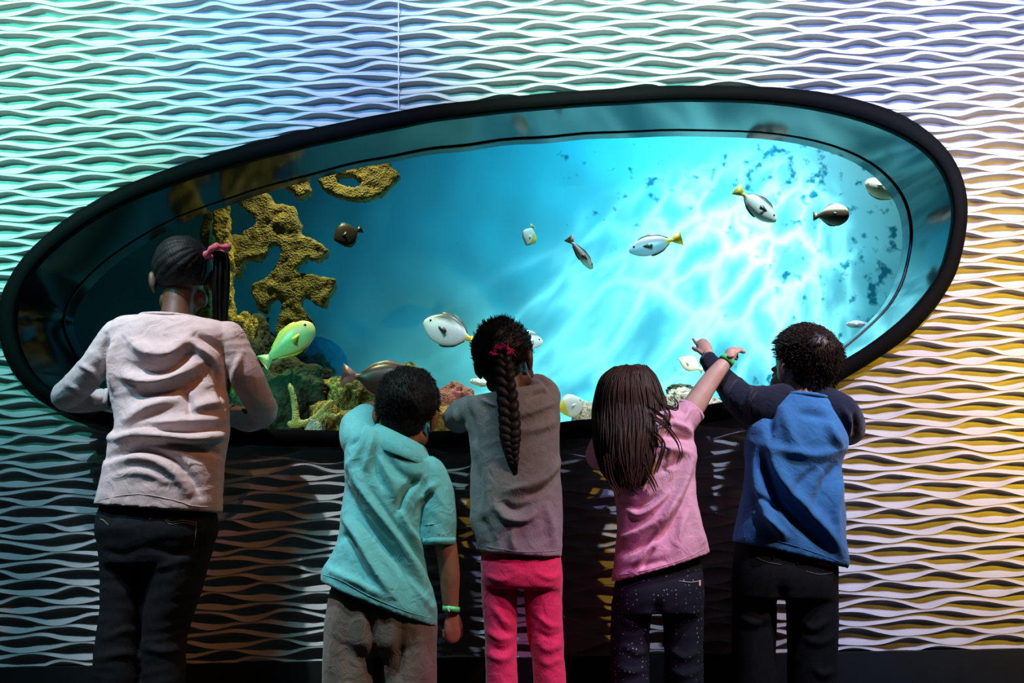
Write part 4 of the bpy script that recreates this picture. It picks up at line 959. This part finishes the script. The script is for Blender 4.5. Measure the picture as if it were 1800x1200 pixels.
#ENDPEOPLE#
#REEF#
# ------------------------------------------------------------------ reef: corals, rocks, fish
def crust(name, a, b, c=None, scale=22, rough=.85, spec=.2):
    """encrusted rock or coral: three mottled colours and a pitted bump"""
    if name in MATS: return MATS[name]
    m, N, K, bs = nodes_of(name, rough, spec)
    tc = N.new('ShaderNodeTexCoord')
    n1 = N.new('ShaderNodeTexNoise'); n1.inputs['Scale'].default_value = scale; n1.inputs['Detail'].default_value = 6; n1.inputs['Roughness'].default_value = .65
    K.new(tc.outputs['Object'], n1.inputs['Vector'])
    cr = N.new('ShaderNodeValToRGB'); e = cr.color_ramp.elements
    e[0].position = .34; e[0].color = (*b, 1); e[1].position = .66; e[1].color = (*a, 1)
    if c: q = cr.color_ramp.elements.new(.50); q.color = (*c, 1)
    K.new(n1.outputs['Fac'], cr.inputs[0]); K.new(cr.outputs[0], bs.inputs['Base Color'])
    v = N.new('ShaderNodeTexVoronoi'); v.inputs['Scale'].default_value = scale*4; K.new(tc.outputs['Object'], v.inputs['Vector'])
    bp = N.new('ShaderNodeBump'); bp.inputs['Strength'].default_value = .8; bp.inputs['Distance'].default_value = .006
    K.new(v.outputs['Distance'], bp.inputs['Height']); K.new(bp.outputs[0], bs.inputs['Normal'])
    MATS[name] = m; return m
def lumpy(me, amp, f, seed=0):
    V, Nn = arrays(me)
    for i in range(len(V)):
        p = Vector(V[i]*f)+Vector((seed, seed*1.7, 0))
        V[i] += Nn[i]*amp*(noise.noise(p)+.5*noise.noise(p*2.3)+.3*noise.noise(p*5.1))
    put(me, V); return me
def slab(polys, Y, th, voxel, amp, f, seed, sc=3.6, o=(320, 270), bend=None):
    """coral plate: outlines in photo crops given their own distance and thickness, rounded and lumped"""
    mb = MB()
    for k, pl in enumerate(polys):
        dy = bend[k] if bend else 0
        P = [at(o[0]+x/sc, o[1]+y/sc, Y+dy) for x, y in pl]; n = len(P)
        V = [p+np.array([0, -th/2, 0]) for p in P]+[p+np.array([0, th/2, 0]) for p in P]
        F = [tuple(range(n)), tuple(range(2*n-1, n-1, -1))]+[(i, n+i, n+(i+1) % n, (i+1) % n) for i in range(n)]
        bm = bmesh.new(); bv = [bm.verts.new(v) for v in V]
        for q in F: bm.faces.new([bv[i] for i in q])
        bmesh.ops.triangulate(bm, faces=bm.faces[:]); bm.verts.index_update()
        mb.add([tuple(v.co) for v in bm.verts], [tuple(v.index for v in q.verts) for q in bm.faces]); bm.free()
    return lumpy(remesh(mb, voxel, 5), amp, f, seed)

olive = crust('coral_olive', (.34, .23, .065), (.10, .075, .035), (.20, .14, .045), 30)
gold = crust('coral_gold', (.75, .44, .06), (.20, .13, .04), (.42, .27, .06), 20)
main = [(455, 270), (550, 255), (572, 320), (620, 330), (720, 345), (740, 430), (765, 470), (745, 512), (850, 560), (940, 620), (880, 692), (840, 680), (820, 640), (760, 680), (712, 740), (730, 772), (850, 782), (985, 795), (970, 870), (940, 900), (922, 965), (860, 965), (800, 900), (755, 910), (750, 990), (830, 1050), (850, 1130), (810, 1190), (780, 1260), (640, 1290), (590, 1120), (640, 1010), (632, 920), (560, 940), (540, 1010), (490, 990), (455, 900), (440, 840), (500, 810), (560, 780), (610, 720), (650, 640), (640, 585), (600, 570), (570, 570), (547, 600), (530, 650), (480, 685), (430, 670), (400, 640), (390, 720), (355, 800), (310, 720), (300, 530), (340, 515), (380, 525), (430, 500), (495, 460), (470, 390), (380, 330), (330, 300)]
tag(obj('elkhorn_coral', slab([main], .95, .075, .011, .010, 26, 1), olive), 'tall olive brown branching coral hanging left in the tank', 'coral')
tag(obj('pillar_coral', slab([[(205, 340), (305, 310), (300, 430), (312, 540), (330, 640), (320, 900), (340, 1080), (210, 1080), (200, 800), (240, 560), (212, 500), (230, 430)]], .90, .09, .011, .012, 24, 2), gold), 'golden coral column behind the tall girl\'s ponytail', 'coral')
tag(obj('pillar_coral', slab([[(150, 400), (205, 380), (195, 470), (180, 620), (190, 900), (180, 1080), (105, 1080), (110, 800), (128, 540)]], .95, .08, .011, .012, 24, 3), gold), 'thin golden coral column left of the ponytail', 'coral')
plate = [[(860, 170), (900, 235), (1000, 290), (1066, 300), (1066, 224), (1020, 210), (975, 182), (980, 145), (1066, 140), (1066, -30), (900, 20)],
         [(1056, 300), (1160, 305), (1260, 270), (1340, 200), (1382, 150), (1365, 115), (1325, 100), (1320, 60), (1250, -20), (1056, -30), (1056, 140), (1105, 155), (1145, 182), (1140, 216), (1085, 228), (1056, 224)]]
tag(obj('plate_coral', slab(plate, 1.0, .06, .008, .007, 28, 4), olive), 'brown plate coral with an oval hole under the top rim', 'coral')
tag(obj('coral_tip', slab([[(640, 170), (660, 215), (700, 250), (745, 300), (780, 280), (825, 240), (800, 190), (790, 120), (680, 110)]], .95, .07, .010, .008, 28, 5), olive), 'small brown coral tip poking below the top rim', 'coral')

def rock(px, py, Y, rx, ry, rz, m, label, seed, name='rock', amp=.28, sub=4, sink=True):
    bm = bmesh.new(); bmesh.ops.create_icosphere(bm, subdivisions=sub, radius=1)
    c = at(px, py, Y)
    for v in bm.verts:
        d = v.co.normalized(); q = d*1.6+Vector((seed*3.1, seed, 0))
        r = 1+amp*(noise.noise(q)+.7*noise.noise(q*2.4)+.6*noise.noise(q*5)+.4*noise.noise(q*11)+.25*noise.noise(q*21))
        v.co = Vector((d.x*rx*r, d.y*ry*r, d.z*rz*r))+Vector(c)
    me = bpy.data.meshes.new(name); bm.to_mesh(me); bm.free()
    me.polygons.foreach_set('use_smooth', np.ones(len(me.polygons), dtype=bool))
    if sink:   # foot on the tank floor
        V, _ = arrays(me); lo = V[:, 2].min()
        if lo > TZ0+.001:
            k = V[:, 2] < c[2]; V[k, 2] = TZ0+.001+(V[k, 2]-lo)*(c[2]-TZ0-.001)/(c[2]-lo); put(me, V)
    return tag(obj(name, me, m), label, 'rock' if name != 'tube_sponge' else 'sponge', 'reef rocks on the tank floor')
dark = crust('rock_dark', (.085, .075, .040), (.022, .025, .020), (.050, .045, .026), 16)
rub = crust('rock_rubble', (.70, .44, .10), (.045, .030, .018), (.22, .13, .04), 34)
orn = crust('rock_orange', (.90, .36, .07), (.10, .05, .02), (.45, .20, .05), 38)
ros = crust('rock_rose', (.62, .13, .12), (.22, .10, .05), (.45, .12, .10), 34)
pale = crust('rock_pale', (.72, .58, .46), (.25, .17, .12), (.55, .40, .30), 28)
yel = crust('rock_yellow', (.72, .48, .07), (.07, .05, .02), (.30, .19, .04), 32)
rock(440, 610, .95, .10, .12, .13, dark, 'dark rounded boulder beside the tall girl\'s right shoulder', 1)
rock(428, 575, .85, .05, .06, .06, yel, 'yellow crusted knob on top of the dark boulder', 2)
rock(505, 690, .85, .14, .14, .13, dark, 'large dark sloping rock below the yellow fish', 3)
rock(555, 705, .95, .12, .10, .07, dark, 'low dark rock behind the orange rubble', 4)
rock(452, 715, .80, .10, .12, .10, dark, 'black rock right of the tall girl\'s elbow', 5)
rock(600, 690, .90, .085, .09, .060, rub, 'mottled yellow rubble rock under the red fish tail', 6)
rock(648, 700, .95, .10, .09, .055, rub, 'mottled rubble rock left of the polo boy\'s head', 7)
rock(570, 722, .72, .055, .05, .035, orn, 'orange crusted stone low in the rubble', 8)
rock(612, 735, .66, .05, .05, .03, yel, 'yellow green stone at the sill above the aqua sleeve', 9)
rock(555, 742, .64, .035, .04, .022, pale, 'pale pink pebble at the sill left of the aqua sleeve', 10)
rock(590, 742, .70, .04, .04, .028, rub, 'brown speckled stone at the sill', 11)
rock(540, 660, 1.05, .11, .10, .08, dark, 'dark hump behind the yellow fish tail', 12)
rock(715, 672, 1.00, .11, .10, .070, rub, 'yellow topped rock behind the polo boy\'s head', 13)
rock(800, 697, .85, .075, .08, .048, ros, 'rose red rock between the two middle children', 14)
rock(785, 735, .75, .06, .06, .040, orn, 'orange brown rock under the rose red rock', 15)
rock(812, 742, .68, .04, .05, .030, rub, 'speckled stone beside the grey tee sleeve', 16)
rock(1030, 722, .80, .055, .06, .036, pale, 'pale pink rock left of the loose brown hair', 17)
rock(1198, 700, .85, .065, .06, .040, pale, 'pale crusted rock under the raised arm', 18)
rock(1196, 684, 1.0, .055, .05, .022, dark, 'grey brown stone atop the pale crusted rock', 19)
rock(1248, 712, .75, .05, .06, .030, pale, 'pink white rock behind the crossing arms', 20)
rock(1205, 725, .70, .05, .05, .030, orn, 'small orange rock under the raised arm', 21)
rock(555, 650, 1.75, .16, .15, .16, crust('reflection_blue', (.05, .20, .28), (.03, .13, .20), None, 8), 'smooth blue grey mound far back, standing in for a reflection in the pane', 23, amp=.05)  # added mound in place of a rounded reflection in the pane
# branching yellow tube coral standing in front of the rubble
tb = MB()
for pl in ([(520, 745), (519, 720), (514, 690), (510, 678)], [(512, 745), (540, 742), (560, 728), (576, 712), (582, 706)], [(560, 740), (572, 730), (590, 733)]):
    tb.tube([at(x, y, .62) for x, y in pl], [.016, .013, .012, .011, .010][:len(pl)], n=10, sub=4)
tag(obj('branch_coral', lumpy(remesh(tb, .005, 3), .003, 60, 6), crust('coral_tan', (.70, .45, .14), (.35, .22, .08), None, 40)), 'tan finger coral with an upright branch at the sill', 'coral')

def fish_mat(name, body, back, tail, belly=None, stripe=None, tail_at=-.30, back_at=.12):
    """colours laid out along the fish: x runs tail to head, z belly to back"""
    if name in MATS: return MATS[name]
    m, N, K, b = nodes_of(name, .35, .5)
    tc = N.new('ShaderNodeTexCoord'); sx = N.new('ShaderNodeSeparateXYZ'); K.new(tc.outputs['Object'], sx.inputs[0])
    def step(src, a, c):
        r = N.new('ShaderNodeMapRange'); r.interpolation_type = 'SMOOTHSTEP'; r.inputs[1].default_value = a; r.inputs[2].default_value = c; K.new(src, r.inputs[0]); return r.outputs[0]
    def mix(f, a, c):
        x = N.new('ShaderNodeMix'); x.data_type = 'RGBA'; K.new(f, x.inputs[0])
        for s_, i in ((a, 6), (c, 7)):
            if isinstance(s_, tuple): x.inputs[i].default_value = (*s_, 1)
            else: K.new(s_, x.inputs[i])
        return x.outputs[2]
    o = mix(step(sx.outputs[2], back_at-.05, back_at+.05), body, back)
    if belly: o = mix(step(sx.outputs[2], -.12, -.05), belly, o)
    o = mix(step(sx.outputs[0], tail_at-.04, tail_at+.04), tail, o)
    nz = N.new('ShaderNodeTexNoise'); nz.inputs['Scale'].default_value = 25; K.new(tc.outputs['Object'], nz.inputs['Vector'])
    mr = N.new('ShaderNodeMapRange'); mr.inputs[3].default_value = .85; mr.inputs[4].default_value = 1.1; K.new(nz.outputs['Fac'], mr.inputs[0])
    mm = N.new('ShaderNodeMix'); mm.data_type = 'RGBA'; mm.blend_type = 'MULTIPLY'; mm.inputs[0].default_value = 1; K.new(o, mm.inputs[6]); K.new(mr.outputs[0], mm.inputs[7])
    K.new(mm.outputs[2], b.inputs['Base Color']); MATS[name] = m; return m

PROFILES = {  # x (tail -.5 .. head .5), half height, half width
    'tang': [(-.36, .035, .025), (-.28, .06, .04), (-.15, .17, .07), (.05, .235, .085), (.22, .225, .08), (.36, .16, .06), (.45, .085, .04), (.49, .035, .02)],
    'slim': [(-.36, .035, .025), (-.25, .06, .05), (0, .115, .09), (.2, .13, .10), (.38, .10, .08), (.46, .055, .045), (.49, .02, .02)],
    'disc': [(-.36, .05, .03), (-.28, .14, .05), (-.12, .30, .08), (.08, .36, .09), (.26, .29, .08), (.40, .15, .055), (.49, .04, .025)],
    'puffer': [(-.38, .05, .05), (-.28, .12, .11), (-.08, .25, .22), (.15, .29, .24), (.32, .24, .20), (.44, .15, .13), (.49, .06, .06)],
}
def fish(px, py, Y, length_px, ang, m, label, prof='tang', yaw=0, hs=1.0, fin=None, tailfin=None, cat='fish', fork=.5, roll=0):
    """body, tail, dorsal, anal and pectoral fins and eyes; built 1 long, head along +x, then scaled and turned"""
    c = at(px, py, Y); L = length_px*mpp(px, py, Y)/max(.35, math.cos(math.radians(yaw)))
    root = bpy.data.objects.new('fish', None); COL.objects.link(root); tag(root, label, cat, 'reef fish in the tank')
    root.location = c; root.scale = (L, L, L); root.empty_display_size = .1
    root.rotation_euler = (Matrix.Rotation(math.radians(yaw), 3, 'Z') @ Matrix.Rotation(math.radians(-ang), 3, 'Y') @ Matrix.Rotation(math.radians(roll), 3, 'X')).to_euler()
    def part(name, mb, mm, par=root):
        me = mb.mesh(name); me.materials.append(mm); o = bpy.data.objects.new(name, me); COL.objects.link(o); o.parent = par; return o
    pr = PROFILES[prof]; P, _ = catmull([np.array(p) for p in pr], [0]*len(pr), 4)
    rings = []
    for x, h, wd in P:
        rings.append([(x, wd*math.cos(t), h*hs*math.sin(t)) for t in np.linspace(0, 2*math.pi, 18, endpoint=False)])
    bo = part('body', MB().loft(rings), m)
    def finmesh(pts, th=.008):
        n = len(pts); V = [(x, -th, z) for x, z in pts]+[(x, th, z) for x, z in pts]
        bm = bmesh.new(); bv = [bm.verts.new(v) for v in V]
        bm.faces.new(bv[:n]); bm.faces.new(bv[n:][::-1])
        for i in range(n): bm.faces.new((bv[i], bv[n+i], bv[n+(i+1) % n], bv[(i+1) % n]))
        bmesh.ops.triangulate(bm, faces=bm.faces[:]); bm.verts.index_update()
        o = MB().add([tuple(v.co) for v in bm.verts], [tuple(v.index for v in q.verts) for q in bm.faces]); bm.free(); return o
    fm = fin or m; tm = tailfin or m
    part('tail_fin', finmesh([(-.33, .03), (-.42, .09), (-.53, .15), (-.50, .05), (-.50+.08*fork, 0), (-.50, -.05), (-.53, -.15), (-.42, -.09), (-.33, -.03)]), tm)
    def edge(x): return float(np.interp(x, [p[0] for p in pr], [p[1]*hs for p in pr]))
    xs = np.linspace(-.28, .28, 9)
    part('dorsal_fin', finmesh([(x, edge(x)*.85) for x in xs]+[(x, edge(x)+.045*(1-abs(x-.0)/.5)) for x in xs[::-1]]), fm)
    xs = np.linspace(-.28, .10, 7)
    part('anal_fin', finmesh([(x, -edge(x)*.85) for x in xs]+[(x, -edge(x)-.04*(1-abs(x+.05)/.4)) for x in xs[::-1]]), fm)
    for s_ in (-1, 1):
        y = s_*float(np.interp(.2, [p[0] for p in pr], [p[2] for p in pr]))*.92
        pf = MB(); R = [(.22, y, .01), (.19, y, -.03), (.06, y+s_*.05, -.09), (.03, y+s_*.07, -.03), (.08, y+s_*.05, .02)]
        pf.add(R+[(a, b+s_*.008, c_) for a, b, c_ in R], [(0, 1, 2, 3, 4), (9, 8, 7, 6, 5)]+[(i, 5+i, 5+(i+1) % 5, (i+1) % 5) for i in range(5)]); part('pectoral_fin', pf, fm)
        ye = s_*float(np.interp(.38, [p[0] for p in pr], [p[2] for p in pr]))*.9; ze = edge(.38)*.38
        e = MB(); e.ellip((.38, ye, ze), (.022, .012, .022), None, 10, 6); part('eye', e, mat('fish_eye', (.01, .01, .01), rough=.15))
    return root
white = (.85, .86, .88); yl = (.90, .70, .10)
f_tang = fish_mat('fish_tang', white, (.10, .10, .12), (.80, .62, .10), tail_at=-.27, back_at=.135)
f_lav = fish_mat('fish_lavender', (.55, .55, .80), (.75, .74, .84), (.90, .75, .12), tail_at=-.22, back_at=.10)
f_dkfin = mat('fin_dark', (.05, .05, .06), rough=.4); f_yfin = mat('fin_yellow', (.90, .68, .08), rough=.4); f_wfin = mat('fin_white', (.80, .82, .84), rough=.4)
f_yel = fish_mat('fish_yellow', (1.0, .60, .26), (1.0, .55, .16), (1.0, .62, .28), tail_at=-.5)
fish(508, 603, .70, 108, 38, f_yel, 'pale yellow fish with forked tail beside the olive coral', 'slim', yaw=6, hs=1.75, fin=f_yfin, tailfin=mat('fin_yellow_white', (.85, .80, .45), rough=.4), fork=1)
f_drk = fish_mat('fish_dark', (.030, .018, .014), (.02, .012, .01), (.03, .02, .015))
fish(611, 412, .95, 50, 205, f_drk, 'small dark round fish right of the olive coral', 'disc', yaw=18, hs=1.15, fin=f_dkfin)
fish(931, 414, .95, 34, 250, fish_mat('fish_cream', white, (.90, .65, .10), (.9, .8, .4), tail_at=-.4, back_at=.10), 'tiny white and yellow fish in mid water', 'disc', yaw=35, fin=f_wfin)
fish(1021, 446, .90, 66, -52, fish_mat('fish_mauve', (.55, .40, .40), (.25, .17, .18), (.55, .25, .20), belly=(.75, .68, .70), tail_at=-.38, back_at=.04), 'slender mauve fish swimming downwards', 'slim', yaw=15, hs=.95, fin=f_dkfin, fork=1)
fish(1150, 430, .80, 92, 192, f_lav, 'lavender fish with yellow tail in mid water', 'tang', yaw=-8, hs=.78, fin=f_dkfin, tailfin=f_yfin, roll=180)
fish(1330, 361, .85, 88, -38, f_tang, 'white fish with dark back and yellow tail, swimming down', 'tang', yaw=12, hs=.90, fin=f_dkfin, tailfin=f_yfin)
f_puf = fish_mat('fish_puffer', (.16, .09, .06), (.85, .72, .60), (.2, .15, .1), belly=(.06, .04, .03), tail_at=-.42, back_at=.10)
fish(1462, 378, .80, 56, -3, f_puf, 'brown and white puffer fish near the right rim', 'puffer', yaw=-20, hs=1.15, fin=f_dkfin)
fish(1552, 335, .75, 66, 145, fish_mat('fish_pale', (.75, .68, .58), (.60, .45, .28), (.7, .6, .5)), 'pale puffer fish half hidden by the right rim', 'puffer', yaw=-15, hs=.85, fin=f_wfin)
fish(792, 583, .62, 104, 158, f_tang, 'large white fish with dark back stripe left of the braid', 'tang', yaw=-6, hs=1.12, fin=f_dkfin, tailfin=f_yfin, roll=180)
fish(922, 597, .75, 66, -8, f_tang, 'white fish head peeking right of the braided girl\'s head', 'tang', yaw=8, hs=1.0, fin=f_wfin)
f_red = fish_mat('fish_red', (.045, .014, .010), (.06, .018, .013), (.45, .08, .08), tail_at=-.34)
fish(672, 668, .78, 132, -8, f_red, 'large dark red fish with pink tail behind the polo boy', 'tang', yaw=10, hs=1.0, fin=mat('fin_red', (.30, .07, .06), rough=.4), tailfin=mat('fin_pink', (.60, .18, .20), rough=.4), fork=1)
fish(848, 673, .70, 46, 168, fish_mat('fish_silver', (.80, .76, .66), (.70, .55, .35), (.8, .7, .5)), 'small silver fish above the grey tee shoulder', 'slim', yaw=-5, fin=f_wfin, roll=180)
fish(1001, 714, .62, 56, 20, fish_mat('fish_lemon', (.86, .84, .74), (.88, .85, .7), (.88, .72, .06), tail_at=-.12, back_at=.2), 'white and yellow fish low beside the grey tee', 'disc', yaw=10, hs=.95, fin=f_wfin, tailfin=f_yfin)
fish(1510, 570, .66, 44, 178, fish_mat('fish_sand', (.80, .66, .48), (.70, .50, .28), (.7, .6, .5), belly=(.35, .2, .12)), 'sandy little fish at the lower right rim', 'slim', yaw=-10, hs=1.0, fin=f_wfin, roll=180)
fish(1214, 640, .80, 46, 150, fish_mat('fish_ivory', (.86, .78, .66), (.80, .66, .5), (.85, .7, .5)), 'ivory fish behind the pointing hands', 'disc', yaw=-10, hs=.75, fin=f_wfin, roll=180)
